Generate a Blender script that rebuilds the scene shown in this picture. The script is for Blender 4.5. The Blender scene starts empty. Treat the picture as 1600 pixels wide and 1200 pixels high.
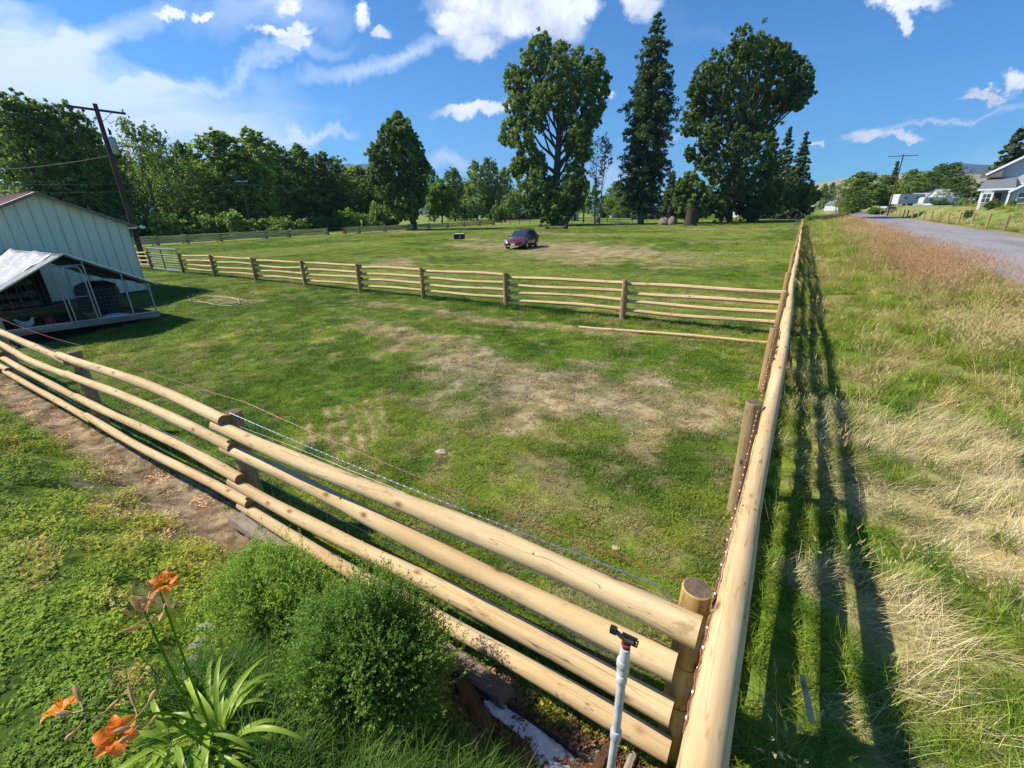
import bpy, math, random
import numpy as np
from mathutils import Vector, Matrix
scene = bpy.context.scene
COL = scene.collection
R = math.radians
rng = np.random.default_rng(7)
random.seed(7)

# ------------------------------------------------------------------ survey of the site
F = 690.0; H = 3.0
_hs = -0.0205
_d = np.array([-_hs, 1.0, -((322 - 600) - _hs * 458) / F]); _d /= np.linalg.norm(_d)
_fw = np.array([458.0, -278.0, F]); _fw /= np.linalg.norm(_fw)
_fw = _fw - _d * _fw.dot(_d); _fw /= np.linalg.norm(_fw)
_rt = np.cross(_d, _fw)
M = np.array([_rt, _fw, -_d])
def ray(x, y): return M @ np.array([x - 800.0, y - 600.0, F])
def at(x, y, z=0.0):
    r = ray(x, y); t = (H - z) / -r[2]
    return (r * t)[:2]
def at_dist(x, y, dist):
    r = ray(x, y); t = dist / math.hypot(r[0], r[1])
    return r * t + np.array([0, 0, H])
def on_x(x, y, X):
    r = ray(x, y); t = X / r[0]
    return r * t + np.array([0, 0, H])
def depth_of(P):
    return float(M[:, 2] @ (np.array(P) - np.array([0, 0, H])))

# ------------------------------------------------------------------ noise
def _h(ix, iy, s):
    v = np.sin(ix * 127.1 + iy * 311.7 + s * 74.7) * 43758.5453
    return v - np.floor(v)
def vn(x, y, s=0):
    x = np.asarray(x, float); y = np.asarray(y, float)
    ix = np.floor(x); iy = np.floor(y); fx = x - ix; fy = y - iy
    fx = fx * fx * (3 - 2 * fx); fy = fy * fy * (3 - 2 * fy)
    return (_h(ix, iy, s) * (1 - fx) + _h(ix + 1, iy, s) * fx) * (1 - fy) + (_h(ix, iy + 1, s) * (1 - fx) + _h(ix + 1, iy + 1, s) * fx) * fy
def fbm(x, y, s=0, o=4):
    t = 0; a = .5; n = 0
    for k in range(o):
        t = t + a * vn(x * 2 ** k, y * 2 ** k, s + k * 3); n += a; a *= .5
    return t / n
def sm(x, a, b):
    t = np.clip((np.asarray(x, float) - a) / (b - a), 0, 1)
    return t * t * (3 - 2 * t)

# ------------------------------------------------------------------ terrain
def road_c(y): return 10.4 + 0.022 * np.maximum(np.asarray(y, float), -200)
ROAD_W = 4.3
def tz(x, y):
    x = np.asarray(x, float); y = np.asarray(y, float)
    z = -0.28 * (1 - sm(y, 2.6, 9.5)) * (1 - .85 * sm(x, -.15, .25)) * (1 - sm(x, 4, 6)) * (sm(x, -30, -17))
    z = z + 0.88 * (1 - sm(y, 0.05, 1.80)) * (1 - sm(x, -0.25, 0.15)) * (sm(x, -30, -9) * .75 + .25)
    e = road_c(y) - ROAD_W
    z = z + 0.35 * sm(x - e, -5.0, -0.4) * (1 - sm(x - e, 2 * ROAD_W + 0.4, 2 * ROAD_W + 3.5) * .8)
    z = z + 2.45 * sm(x - road_c(y), 5.4, 10.5) * sm(y, 62, 94)
    z = z + 0.05 * (fbm(x * .5, y * .5, 3, 3) - .5) * (1 - sm(np.hypot(x, y), 60, 200)) * (1 - sm(x - e, -1.5, -.3))
    z = z + 0.03 * (fbm(x * 2.5, y * 2.5, 5, 3) - .5) * (np.hypot(x, y) < 30) * (1 - sm(x - e, -1.5, -.3))
    return z
def on_ground(px, py):
    z = 0.0
    for _ in range(30):
        p = at(px, py, z); z = .5 * z + .5 * float(tz(p[0], p[1]))
    return np.array([p[0], p[1], z])

STRIPES = [(*at(a, b, -.15), *at(c_, d_, -.15)) for a, b, c_, d_ in ((478, 640, 487, 688), (508, 632, 524, 712), (528, 628, 545, 702), (550, 625, 566, 690), (570, 622, 586, 680), (590, 620, 606, 672))]
PATCH = [(-3.5, 6.8, 2.6, 1.55, 0, 1.05), (-5.3, 7.5, 2.6, .95, -5, .85), (-8.3, 8.3, 3.0, .65, -8, .65), (-1.4, 7.0, 1.0, 1.0, 0, .6),
         (-.8, 3.0, .7, .5, 20, .4), (-2.4, 4.6, .8, .4, 0, .35), (-11.5, 11.0, 2.2, .5, 0, .7), (-7.6, 10.6, 1.6, .5, 0, .7), (-4.5, 11.0, 1.6, .4, 0, .7),
         (-16, 35.5, 12.5, 6.0, -36, 1.2), (-22.7, 22, 3.0, 1.3, -40, .95), (-12, 27, 3.5, 1.8, -30, .7), (-27, 36, 7, 2.2, -30, .8), (-34, 45, 5, 2, -30, .9),
         (-30, 60, 14, 3, -20, .75), (-10, 75, 14, 4, 0, .6), (-18.5, 9.1, 1.6, .5, 8, .8), (-60, 60, 6, 8, 10, .4), (-2.2, 17, 2.4, .7, 0, .6), (-6, 48, 5, 2, 0, .5)]
def stripe_mask(x, y):
    m = np.zeros_like(np.asarray(x, float))
    for (xa, ya, xb, yb) in STRIPES:
        dx, dy = xb - xa, yb - ya; L2 = dx * dx + dy * dy
        t = np.clip(((x - xa) * dx + (y - ya) * dy) / L2, 0, 1); dd = np.hypot(x - xa - t * dx, y - ya - t * dy)
        m = np.maximum(m, (1 - sm(dd, .025, .066)) * sm(fbm(x * 6, y * 6, 13, 3), .18, .36))
    return m
def patch_mask(x, y):
    n = fbm(x * 1.5, y * 1.5, 11, 5); n2 = fbm(x * .33, y * .33, 17, 3)
    m = np.zeros_like(x)
    for (cx, cy, rx, ry, a, s) in PATCH:
        ca, sa = math.cos(R(a)), math.sin(R(a))
        u = ((x - cx) * ca + (y - cy) * sa) / rx; v = (-(x - cx) * sa + (y - cy) * ca) / ry
        d = np.hypot(u, v)
        m = np.maximum(m, s * sm(1.28 - d + (n - .5) * 1.9 + (n2 - .5) * .3, 0.05, .70))
    # stripes of dry grass where panels lay
    m = np.maximum(m, stripe_mask(x, y))
    return np.clip(m, 0, 1)
def mix(a, b, t):
    t = np.asarray(t)[..., None]
    return a * (1 - t) + b * t
C = lambda *c: np.array(c, float)
def zones(x, y):
    """weights describing what grows or lies at each point of the ground"""
    n = fbm(x * 1.3, y * 1.3, 21, 4); nl = fbm(x * .25, y * .25, 29, 3)
    dirt = sm(y, 1.26, 1.46) * (1 - sm(y, 1.95, 2.1)) * sm(x, -17, -14) * (1 - sm(x, -4.2, -3.6))
    dirt = dirt * sm(n + .35 * dirt, .42, .6)
    dirt = np.maximum(dirt, .8 * (1 - sm(np.hypot((x + 6.0) / 1.6, (y - 1.2) / .22), .5, 1.2)) * sm(n, .4, .6))
    mulch = sm(x, -2.3, -1.9) * (1 - sm(x, -.12, 0.0)) * sm(y, 1.16 + .12 * (n - .5), 1.3) * (1 - sm(y, 1.82, 1.9))
    mulch = np.maximum(mulch, (1 - sm(np.hypot((x + 4.1) / .35, (y - 1.45) / .3), .6, 1.2)) * .8)
    verge = sm(x, 0.02, 0.12)
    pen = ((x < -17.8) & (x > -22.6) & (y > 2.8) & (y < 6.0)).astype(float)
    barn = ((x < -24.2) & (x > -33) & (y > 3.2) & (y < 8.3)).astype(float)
    return dirt, mulch, verge, pen, barn, n, nl
def straw_amount(x, y, n, nl):
    near = (1 - sm(y, 6.5, 9.0)) * sm(x, .6, 1.6)
    s = sm(n * .75 + fbm(x * .7, y * .7, 23, 3) * .5 + .01 * near, .57, .71) * (.45 + .5 * near)
    far = sm(y, 9, 12) * sm(x - .018 * y, 2.0, 4.4) * .8
    s = np.maximum(s, far * sm(n, .34, .60))
    s = np.maximum(s, (1 - sm(np.hypot((x - 2.9) / 1.6, (y - 6.6) / 1.2), .6, 1.2)) * .9)
    s = np.maximum(s, (1 - sm(np.abs(y - 5.1 + (x - 1.3) * .75 + (n - .5) * 1.2), .1, .6)) * sm(x, .9, 1.5) * .9)
    return np.clip(s, 0, 1)
def ground_rgb(x, y):
    x = np.asarray(x, float); y = np.asarray(y, float)
    dirt, mulch, verge, pen, barn, n, nl = zones(x, y)
    f1 = fbm(x * 5, y * 5, 31, 3)
    g = mix(C(.094, .158, .014), C(.175, .215, .030), sm(nl, .38, .7))
    g = mix(g, C(.056, .108, .014), sm(n, .50, .72) * .8)
    fl = fbm(x * 3.2, y * 3.2, 37, 4); pd = sm(y, 2.0, 2.6) * (1 - sm(y, 12, 40) * .6) * (x > -30) * (x < 0)
    g = mix(g, C(.30, .24, .12), pd * sm(fl + .25 * (nl - .5), .57, .70) * .50)
    g = mix(g, C(.22, .25, .05), sm(fbm(x * .12, y * .12, 41, 3), .38, .68) * sm(np.hypot(x, y), 12, 25) * .75)
    g = mix(g, C(.27, .22, .10), (1 - sm(y, 1.2, 1.6)) * (x < -2) * sm(fbm(x * 1.9, y * 3.5, 47, 4), .62, .76) * .6)
    far = sm(-x, 66.5, 68.5)
    g = mix(g, C(.25, .28, .07), far * .75)
    m = patch_mask(x, y)
    dry = mix(C(.27, .20, .11), C(.41, .32, .19), sm(f1, .3, .7))
    dry = mix(dry, C(.24, .17, .09), sm(n, .55, .8) * .5)
    g = mix(g, dry, m * (.62 + .38 * sm(f1, .25, .55)))
    s = straw_amount(x, y, n, nl)
    v = mix(C(.13, .21, .022), C(.20, .26, .035), sm(f1, .3, .7))
    v = mix(v, C(.44, .35, .17), s)
    v = mix(v, C(.36, .24, .13), sm(x - .022 * y, 3.4, 4.6) * (1 - sm(x - road_c(y) + ROAD_W, -.6, 0.2)) * sm(y, 10, 15) * .5)
    e = x - road_c(y)
    right = sm(e, 4.0, 4.5)
    v = mix(v, mix(C(.15, .22, .05), C(.27, .26, .11), sm(nl, .3, .6)), right)
    shoulder = (1 - sm(np.abs(np.abs(e) - ROAD_W - .15), .15, .5)) * (.5 + .5 * sm(n, .3, .6))
    v = mix(v, C(.33, .28, .2), shoulder * .8)
    g = mix(g, v, verge)
    g = mix(g, mix(C(.36, .28, .19), C(.20, .14, .09), sm(f1, .4, .7)), dirt)
    g = mix(g, mix(C(.13, .062, .03), C(.26, .14, .07), sm(f1, .5, .75)), mulch)
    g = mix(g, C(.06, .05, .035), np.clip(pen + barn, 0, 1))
    return g, dict(dirt=dirt, mulch=mulch, verge=verge, dry=m, straw=s, block=np.clip(pen + barn, 0, 1), e=e)

# ------------------------------------------------------------------ node helpers
def new_mat(name):
    m = bpy.data.materials.new(name); m.use_nodes = True
    nt = m.node_tree
    for n in list(nt.nodes): nt.nodes.remove(n)
    out = nt.nodes.new('ShaderNodeOutputMaterial')
    return m, nt, out
def N(nt, t, **kw):
    n = nt.nodes.new(t)
    for k, v in kw.items():
        if k in n.inputs.keys() if isinstance(k, str) else False: n.inputs[k].default_value = v
        else: setattr(n, k, v)
    return n
def ramp(nt, fac, stops):
    r = nt.nodes.new('ShaderNodeValToRGB'); nt.links.new(fac, r.inputs[0])
    el = r.color_ramp.elements
    while len(el) < len(stops): el.new(.5)
    for e, (p, c) in zip(el, stops):
        e.position = p; e.color = (c[0], c[1], c[2], 1) if not isinstance(c, float) else (c, c, c, 1)
    return r.outputs[0]
def mixc(nt, a, b, fac, mode='MIX'):
    m = nt.nodes.new('ShaderNodeMix'); m.data_type = 'RGBA'; m.blend_type = mode
    for s, v in ((m.inputs[6], a), (m.inputs[7], b), (m.inputs[0], fac)):
        if hasattr(v, 'links') or hasattr(v, 'is_linked'): nt.links.new(v, s)
        else:
            s.default_value = (*v, 1) if isinstance(v, (tuple, list)) and len(v) == 3 else v
    return m.outputs[2]
def math_(nt, op, a, b=None, c=None, clamp=False):
    m = nt.nodes.new('ShaderNodeMath'); m.operation = op; m.use_clamp = clamp
    for i, v in enumerate((a, b, c)):
        if v is None: continue
        if hasattr(v, 'is_linked'): nt.links.new(v, m.inputs[i])
        else: m.inputs[i].default_value = v
    return m.outputs[0]
def noise(nt, vec, scale, detail=4, rough=.55, dist=0):
    n = nt.nodes.new('ShaderNodeTexNoise'); n.inputs['Scale'].default_value = scale
    n.inputs['Detail'].default_value = detail; n.inputs['Roughness'].default_value = rough; n.inputs['Distortion'].default_value = dist
    if vec is not None: nt.links.new(vec, n.inputs['Vector'])
    return n.outputs[0]
def mapping(nt, vec, sc):
    m = nt.nodes.new('ShaderNodeMapping'); m.inputs['Scale'].default_value = sc
    nt.links.new(vec, m.inputs['Vector']); return m.outputs[0]
def principled(nt, out, col, rough=.8, bump=None, bs=.3, bd=.01, spec=.3, metallic=0):
    p = nt.nodes.new('ShaderNodeBsdfPrincipled')
    if hasattr(col, 'is_linked'): nt.links.new(col, p.inputs['Base Color'])
    else: p.inputs['Base Color'].default_value = (*col, 1)
    if hasattr(rough, 'is_linked'): nt.links.new(rough, p.inputs['Roughness'])
    else: p.inputs['Roughness'].default_value = rough
    p.inputs['Specular IOR Level'].default_value = spec; p.inputs['Metallic'].default_value = metallic
    if bump is not None:
        b = nt.nodes.new('ShaderNodeBump'); b.inputs['Strength'].default_value = bs; b.inputs['Distance'].default_value = bd
        nt.links.new(bump, b.inputs['Height']); nt.links.new(b.outputs[0], p.inputs['Normal'])
    nt.links.new(p.outputs[0], out.inputs[0]); return p
def coord(nt, which='Object'):
    return nt.nodes.new('ShaderNodeTexCoord').outputs[which]
def simple(name, col, rough=.7, var=.25, scale=6.0, bump=.2, metallic=0, spec=.3):
    m, nt, out = new_mat(name); v = coord(nt)
    n = noise(nt, v, scale, 5)
    c = mixc(nt, tuple(x * (1 - var) for x in col), tuple(min(1, x * (1 + var)) for x in col), ramp(nt, n, [(.3, 0.0), (.7, 1.0)]))
    principled(nt, out, c, rough, n if bump else None, bump, .01, spec, metallic)
    return m
def wood_mat(name, c0, c1, cd, knots=True, rough=.65, sc=1.0, crack=.0):
    """UV: u = metres along the pole, v = metres round it"""
    m, nt, out = new_mat(name); uv = coord(nt, 'UV')
    oi = nt.nodes.new('ShaderNodeObjectInfo')
    add = nt.nodes.new('ShaderNodeVectorMath'); add.operation = 'ADD'
    cmb = nt.nodes.new('ShaderNodeCombineXYZ')
    rm = math_(nt, 'MULTIPLY', oi.outputs['Random'], 37.0)
    nt.links.new(rm, cmb.inputs[0]); nt.links.new(rm, cmb.inputs[1]); nt.links.new(rm, cmb.inputs[2])
    nt.links.new(uv, add.inputs[0]); nt.links.new(cmb.outputs[0], add.inputs[1])
    v = add.outputs[0]
    s1 = noise(nt, mapping(nt, v, (1.3 * sc, 26 * sc, 1)), 1.0, 6, .6, .2)
    s2 = noise(nt, mapping(nt, v, (.6, 3, 1)), 1.0, 3)
    c = mixc(nt, c0, c1, ramp(nt, s1, [(.35, 0.0), (.68, 1.0)]))
    c = mixc(nt, c, tuple(x * .78 for x in c1), ramp(nt, s2, [(.45, 0.0), (.7, .8)]))
    fine = noise(nt, mapping(nt, v, (9, 90, 1)), 1.0, 3, .7)
    c = mixc(nt, c, cd, ramp(nt, fine, [(.66, 0.0), (.78, .45)]))
    s3 = noise(nt, mapping(nt, v, (5, 22, 1)), 1.0, 4, .7)
    c = mixc(nt, c, tuple(x * .55 for x in c1), ramp(nt, s3, [(.57, 0.0), (.70, .6)]))
    s4 = noise(nt, mapping(nt, v, (2.4, 5, 1)), 1.0, 5, .75, .5)
    c = mixc(nt, c, tuple(x * .5 for x in c1), ramp(nt, s4, [(.61, 0.0), (.69, .6)]))
    if knots:
        vo = nt.nodes.new('ShaderNodeTexVoronoi'); vo.inputs['Scale'].default_value = 1.0
        nt.links.new(mapping(nt, v, (3.2, 6.5, 1)), vo.inputs['Vector'])
        k = ramp(nt, vo.outputs['Distance'], [(.05, 1.0), (.15, .22), (.21, 0.0)])
        c = mixc(nt, c, cd, k)
    if crack:
        ck = noise(nt, mapping(nt, v, (.55, 15, 1)), 1.0, 2, .5, .3)
        c = mixc(nt, c, (.05, .03, .02), ramp(nt, ck, [(.495, 0.0), (.5, crack), (.505, 0.0)]))
    principled(nt, out, c, rough, s1, .35, .004, .3)
    return m
MAT = {}
MAT['peeled'] = wood_mat('peeled_pine', (.70, .51, .28), (.57, .38, .17), (.20, .10, .04), crack=.8, rough=.8)
MAT['peeled_far'] = wood_mat('peeled_pine_pale', (.72, .52, .27), (.60, .40, .18), (.28, .15, .07), rough=.8)
MAT['peeled_gold'] = wood_mat('golden_pine', (.88, .68, .26), (.80, .56, .2), (.4, .25, .1))
MAT['peeled_end'] = wood_mat('sawn_end', (.40, .20, .075), (.30, .14, .05), (.13, .06, .03), knots=False, sc=.6)
MAT['post'] = wood_mat('treated_post', (.46, .30, .13), (.34, .21, .09), (.05, .035, .02), rough=.8, crack=.9)
MAT['post_new'] = wood_mat('new_treated_post', (.56, .37, .13), (.42, .26, .08), (.05, .03, .015), rough=.75, crack=1.0)
MAT['post_grey'] = wood_mat('weathered_post', (.44, .31, .16), (.31, .21, .11), (.06, .045, .03), rough=.85, crack=.9)
MAT['post_red'] = wood_mat('red_brown_post', (.33, .13, .05), (.22, .08, .035), (.08, .04, .02), rough=.8)
MAT['post_end'] = simple('post_top', (.14, .095, .06), .9, .4, 30)
MAT['grey_wood'] = wood_mat('grey_weathered_wood', (.42, .35, .28), (.27, .20, .15), (.10, .07, .05), rough=.9, crack=1.0)
MAT['rotten'] = wood_mat('rotten_wood', (.22, .10, .045), (.09, .04, .02), (.03, .018, .012), rough=.95, sc=1.6, crack=1.0)
MAT['log_bark'] = wood_mat('weathered_log', (.34, .26, .19), (.20, .13, .09), (.05, .03, .02), rough=.95, crack=1.0)
MAT['pole'] = wood_mat('creosoted_pole', (.10, .07, .05), (.06, .042, .032), (.03, .02, .015), knots=False, rough=.85)
MAT['wire'] = simple('galvanised_wire', (.42, .43, .45), .4, .15, 40, 0, .8)
MAT['wire_dull'] = simple('dull_fence_wire', (.20, .20, .19), .8, .15, 40, 0)
MAT['red_wire'] = simple('red_poly_wire', (.30, .09, .06), .5, .5, 60, 0)
MAT['black'] = simple('black_rubber', (.018, .018, .02), .6, .3, 12)
MAT['black_metal'] = simple('black_pipe_paint', (.02, .022, .024), .5, .2, 12)
MAT['white'] = simple('white_paint', (.78, .79, .80), .45, .06, 4)
MAT['pipe_white'] = simple('grubby_white_pipe', (.56, .54, .50), .5, .22, 14)
MAT['caravan'] = simple('off_white_panel', (.55, .56, .56), .5, .08, 2)
MAT['plastic'] = simple('white_sheet', (.70, .71, .73), .55, .12, 18)
MAT['steel'] = simple('galvanised_steel', (.34, .36, .38), .4, .2, 9, .1, .7)
MAT['red_brown'] = simple('red_barn_paint', (.30, .07, .045), .8, .2, 5)
MAT['stone'] = simple('grey_stone', (.33, .31, .28), .9, .3, 8, .6)
MAT['hose'] = simple('tan_hose', (.38, .33, .16), .5, .15, 10)
MAT['feather'] = simple('brown_feathers', (.26, .11, .05), .9, .5, 40)
MAT['feather_w'] = simple('white_feathers', (.70, .66, .60), .9, .2, 40)
MAT['red'] = simple('red_plastic', (.45, .03, .025), .5, .1, 10)
MAT['bark'] = wood_mat('rough_bark', (.17, .135, .10), (.10, .078, .058), (.035, .028, .02), knots=False, rough=.95, sc=.5, crack=.9)
MAT['bark_pale'] = wood_mat('pale_bark', (.42, .39, .33), (.30, .27, .22), (.08, .07, .06), knots=True, rough=.9, sc=.5)

def foliage_mat(name, c0, c1, trans=.36, rough=.5, tip=None):
    m, nt, out = new_mat(name)
    a = nt.nodes.new('ShaderNodeAttribute'); a.attribute_name = 'shade'
    oi = nt.nodes.new('ShaderNodeObjectInfo')
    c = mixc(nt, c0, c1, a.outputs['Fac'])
    hv = nt.nodes.new('ShaderNodeHueSaturation')
    nt.links.new(c, hv.inputs['Color'])
    mr = nt.nodes.new('ShaderNodeMapRange'); nt.links.new(oi.outputs['Random'], mr.inputs[0])
    mr.inputs[3].default_value = .8; mr.inputs[4].default_value = 1.2
    nt.links.new(mr.outputs[0], hv.inputs['Value'])
    mr2 = nt.nodes.new('ShaderNodeMapRange'); nt.links.new(oi.outputs['Random'], mr2.inputs[0])
    mr2.inputs[3].default_value = .51; mr2.inputs[4].default_value = .488
    nt.links.new(mr2.outputs[0], hv.inputs['Hue'])
    p = nt.nodes.new('ShaderNodeBsdfPrincipled'); nt.links.new(hv.outputs[0], p.inputs['Base Color'])
    p.inputs['Roughness'].default_value = rough; p.inputs['Specular IOR Level'].default_value = .3
    t = nt.nodes.new('ShaderNodeBsdfTranslucent')
    tc = mixc(nt, hv.outputs[0], (.9, 1.0, .3), .5, 'MULTIPLY'); tc2 = mixc(nt, tc, (1.6, 1.6, 1.6), 1.0, 'MULTIPLY')
    nt.links.new(tc2, t.inputs[0])
    ms = nt.nodes.new('ShaderNodeMixShader'); ms.inputs[0].default_value = trans
    nt.links.new(p.outputs[0], ms.inputs[1]); nt.links.new(t.outputs[0], ms.inputs[2]); nt.links.new(ms.outputs[0], out.inputs[0])
    return m
MAT['leaf'] = foliage_mat('broadleaf_foliage', (.105, .180, .034), (.36, .45, .08))
MAT['leaf_cot'] = foliage_mat('cottonwood_foliage', (.068, .125, .032), (.25, .32, .07))
MAT['leaf_bright'] = foliage_mat('bright_foliage', (.10, .20, .02), (.25, .38, .05))
MAT['leaf_dark'] = foliage_mat('dark_foliage', (.070, .13, .030), (.21, .29, .055))
MAT['needle'] = foliage_mat('spruce_needles', (.034, .064, .030), (.105, .150, .058), .15)
MAT['needle_pine'] = foliage_mat('pine_needles', (.045, .085, .028), (.145, .20, .055), .2)
MAT['leaf_sparse'] = foliage_mat('thin_dry_foliage', (.16, .14, .09), (.30, .25, .17), .2)
MAT['leaf_bush'] = foliage_mat('small_glossy_leaves', (.07, .15, .02), (.42, .56, .10), .35, .5)
MAT['leaf_lily'] = foliage_mat('strap_leaves', (.16, .27, .02), (.45, .56, .07), .35, .4)
MAT['bud'] = foliage_mat('flower_buds', (.45, .26, .08), (.78, .45, .22), .2, .5)
MAT['petal'] = foliage_mat('orange_petals', (.86, .22, .025), (.95, .36, .05), .35, .5)
MAT['throat'] = foliage_mat('yellow_throat', (.80, .38, .02), (.9, .5, .03), .3, .5)

# ------------------------------------------------------------------ mesh builder
class MB:
    def __init__(s): s.v = []; s.f = []; s.mi = []; s.uv = []
    def add(s, verts, faces, mi=0, uvs=None):
        o = len(s.v); s.v += [tuple(map(float, p)) for p in verts]
        for k, fc in enumerate(faces):
            s.f.append(tuple(i + o for i in fc)); s.mi.append(mi)
            s.uv.append(uvs[k] if uvs else None)
        return s
    def box(s, c, size, mi=0, rot=0, taper=1.0, R3=None):
        x, y, z = size[0] / 2, size[1] / 2, size[2] / 2
        vs = []
        for k in (-1, 1):
            t = taper if k > 0 else 1
            for a, b in ((-1, -1), (1, -1), (1, 1), (-1, 1)): vs.append(Vector((a * x * t, b * y * t, k * z)))
        m = R3 if R3 is not None else Matrix.Rotation(rot, 3, 'Z')
        vs = [m @ v + Vector(c) for v in vs]
        fs = [(3, 2, 1, 0), (4, 5, 6, 7), (0, 1, 5, 4), (1, 2, 6, 5), (2, 3, 7, 6), (3, 0, 4, 7)]
        d = (size[0], size[1], size[2])
        uvq = lambda a, b: [(0, 0), (a, 0), (a, b), (0, b)]
        return s.add(vs, fs, mi, [uvq(d[0], d[1]), uvq(d[0], d[1]), uvq(d[0], d[2]), uvq(d[1], d[2]), uvq(d[0], d[2]), uvq(d[1], d[2])])
    def beam(s, a, b, w, h, mi=0):
        a = Vector(a); b = Vector(b); d = (b - a); L = d.length; d.normalize()
        up = Vector((0, 0, 1)) if abs(d.z) < .95 else Vector((0, 1, 0))
        x = d.cross(up).normalized(); z = x.cross(d)
        vs = [p + x * i * w / 2 + z * j * h / 2 for p in (a, b) for i, j in ((-1, -1), (1, -1), (1, 1), (-1, 1))]
        fs = [(0, 1, 2, 3), (7, 6, 5, 4), (0, 4, 5, 1), (1, 5, 6, 2), (2, 6, 7, 3), (3, 7, 4, 0)]
        q = [(0, 0), (0, .1), (.1, .1), (.1, 0)]; l = [(0, 0), (L, 0), (L, w), (0, w)]
        return s.add(vs, fs, mi, [q, q, l, l, l, l])
    def tube(s, pts, rad, n=8, mi=0, cap_mi=None, cap=True, wob=0.0, squash=1.0, seed=0):
        pts = [Vector(p) for p in pts]; m = len(pts)
        if not hasattr(rad, '__len__'): rad = [rad] * m
        rr = random.Random(seed + 5)
        t0 = (pts[1] - pts[0]).normalized()
        up = Vector((0, 0, 1)) if abs(t0.z) < .9 else Vector((1, 0, 0))
        x = t0.cross(up).normalized()
        vs = []; L = [0]
        for i in range(1, m): L.append(L[-1] + (pts[i] - pts[i - 1]).length)
        ph = [rr.uniform(0, 6.28) for _ in range(4)]
        for i, p in enumerate(pts):
            t = (pts[min(i + 1, m - 1)] - pts[max(i - 1, 0)]).normalized()
            x = (x - t * x.dot(t)).normalized(); y = t.cross(x)
            for k in range(n):
                a = 2 * math.pi * k / n
                w = 1 + wob * (.5 * math.sin(2 * a + ph[0] + L[i] * 1.1) + .35 * math.sin(3 * a + ph[1] - L[i] * 2.3) + .4 * math.sin(ph[2] + L[i] * 3.1 + a))
                vs.append(p + (x * math.cos(a) + y * math.sin(a) * squash) * rad[i] * w)
        fs = []; uv = []
        cr = 2 * math.pi * rad[0]
        for i in range(m - 1):
            for k in range(n):
                k2 = (k + 1) % n
                fs.append((i * n + k, i * n + k2, (i + 1) * n + k2, (i + 1) * n + k))
                v0, v1 = cr * k / n, cr * (k + 1) / n
                uv.append([(L[i], v0), (L[i], v1), (L[i + 1], v1), (L[i + 1], v0)])
        s.add(vs, fs, mi, uv)
        if cap:
            cm = mi if cap_mi is None else cap_mi
            for i, sg in ((0, -1), (m - 1, 1)):
                ring = vs[i * n:(i + 1) * n]; t = (pts[min(i + 1, m - 1)] - pts[max(i - 1, 0)]).normalized()
                mid = pts[i] + t * sg * rad[i] * .05
                f2 = [(k, (k + 1) % n, n) if sg > 0 else ((k + 1) % n, k, n) for k in range(n)]
                u2 = [[(rad[i] * math.cos(2 * math.pi * k / n), rad[i] * math.sin(2 * math.pi * k / n)), (rad[i] * math.cos(2 * math.pi * (k + 1) / n), rad[i] * math.sin(2 * math.pi * (k + 1) / n)), (0, 0)] for k in range(n)]
                s.add(ring + [mid], f2, cm, u2)
        return s
    def ball(s, c, r, nu=12, nv=8, mi=0, lump=0.0, seed=0):
        rr = random.Random(seed); vs = []
        if not hasattr(r, '__len__'): r = (r, r, r)
        for j in range(nv + 1):
            th = math.pi * j / nv
            for i in range(nu):
                a = 2 * math.pi * i / nu; k = 1 + lump * rr.uniform(-1, 1)
                vs.append((c[0] + r[0] * k * math.sin(th) * math.cos(a), c[1] + r[1] * k * math.sin(th) * math.sin(a), c[2] + r[2] * k * math.cos(th)))
        fs = [(j * nu + i, j * nu + (i + 1) % nu, (j + 1) * nu + (i + 1) % nu, (j + 1) * nu + i) for j in range(nv) for i in range(nu)]
        return s.add(vs, fs, mi)
    def build(s, name, mats, parent=None, smooth=True, loc=None, angle=40):
        me = bpy.data.meshes.new(name); me.from_pydata(s.v, [], s.f); 
        if not isinstance(mats, (list, tuple)): mats = [mats]
        for m in mats: me.materials.append(m)
        me.polygons.foreach_set('material_index', s.mi)
        if any(u is not None for u in s.uv):
            uvl = me.uv_layers.new(name='UVMap'); arr = []
            for fc, u in zip(s.f, s.uv):
                arr += [c for q in (u if u is not None else [(0, 0)] * len(fc)) for c in q]
            uvl.data.foreach_set('uv', arr)
        me.update()
        if smooth:
            me.polygons.foreach_set('use_smooth', [True] * len(me.polygons)); me.set_sharp_from_angle(angle=R(angle))
        o = bpy.data.objects.new(name, me); COL.objects.link(o)
        if parent is not None: o.parent = parent
        if loc is not None: o.location = loc
        return o
def tag(o, label=None, cat=None, group=None, kind=None):
    if label: o['label'] = label
    if cat: o['category'] = cat
    if group: o['group'] = group
    if kind: o['kind'] = kind
    return o
def thing(name, label, cat, loc=(0, 0, 0), rotz=0, group=None):
    o = bpy.data.objects.new(name, None); COL.objects.link(o); o.empty_display_size = .2
    o.location = loc; o.rotation_euler = (0, 0, rotz)
    return tag(o, label, cat, group)
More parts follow.
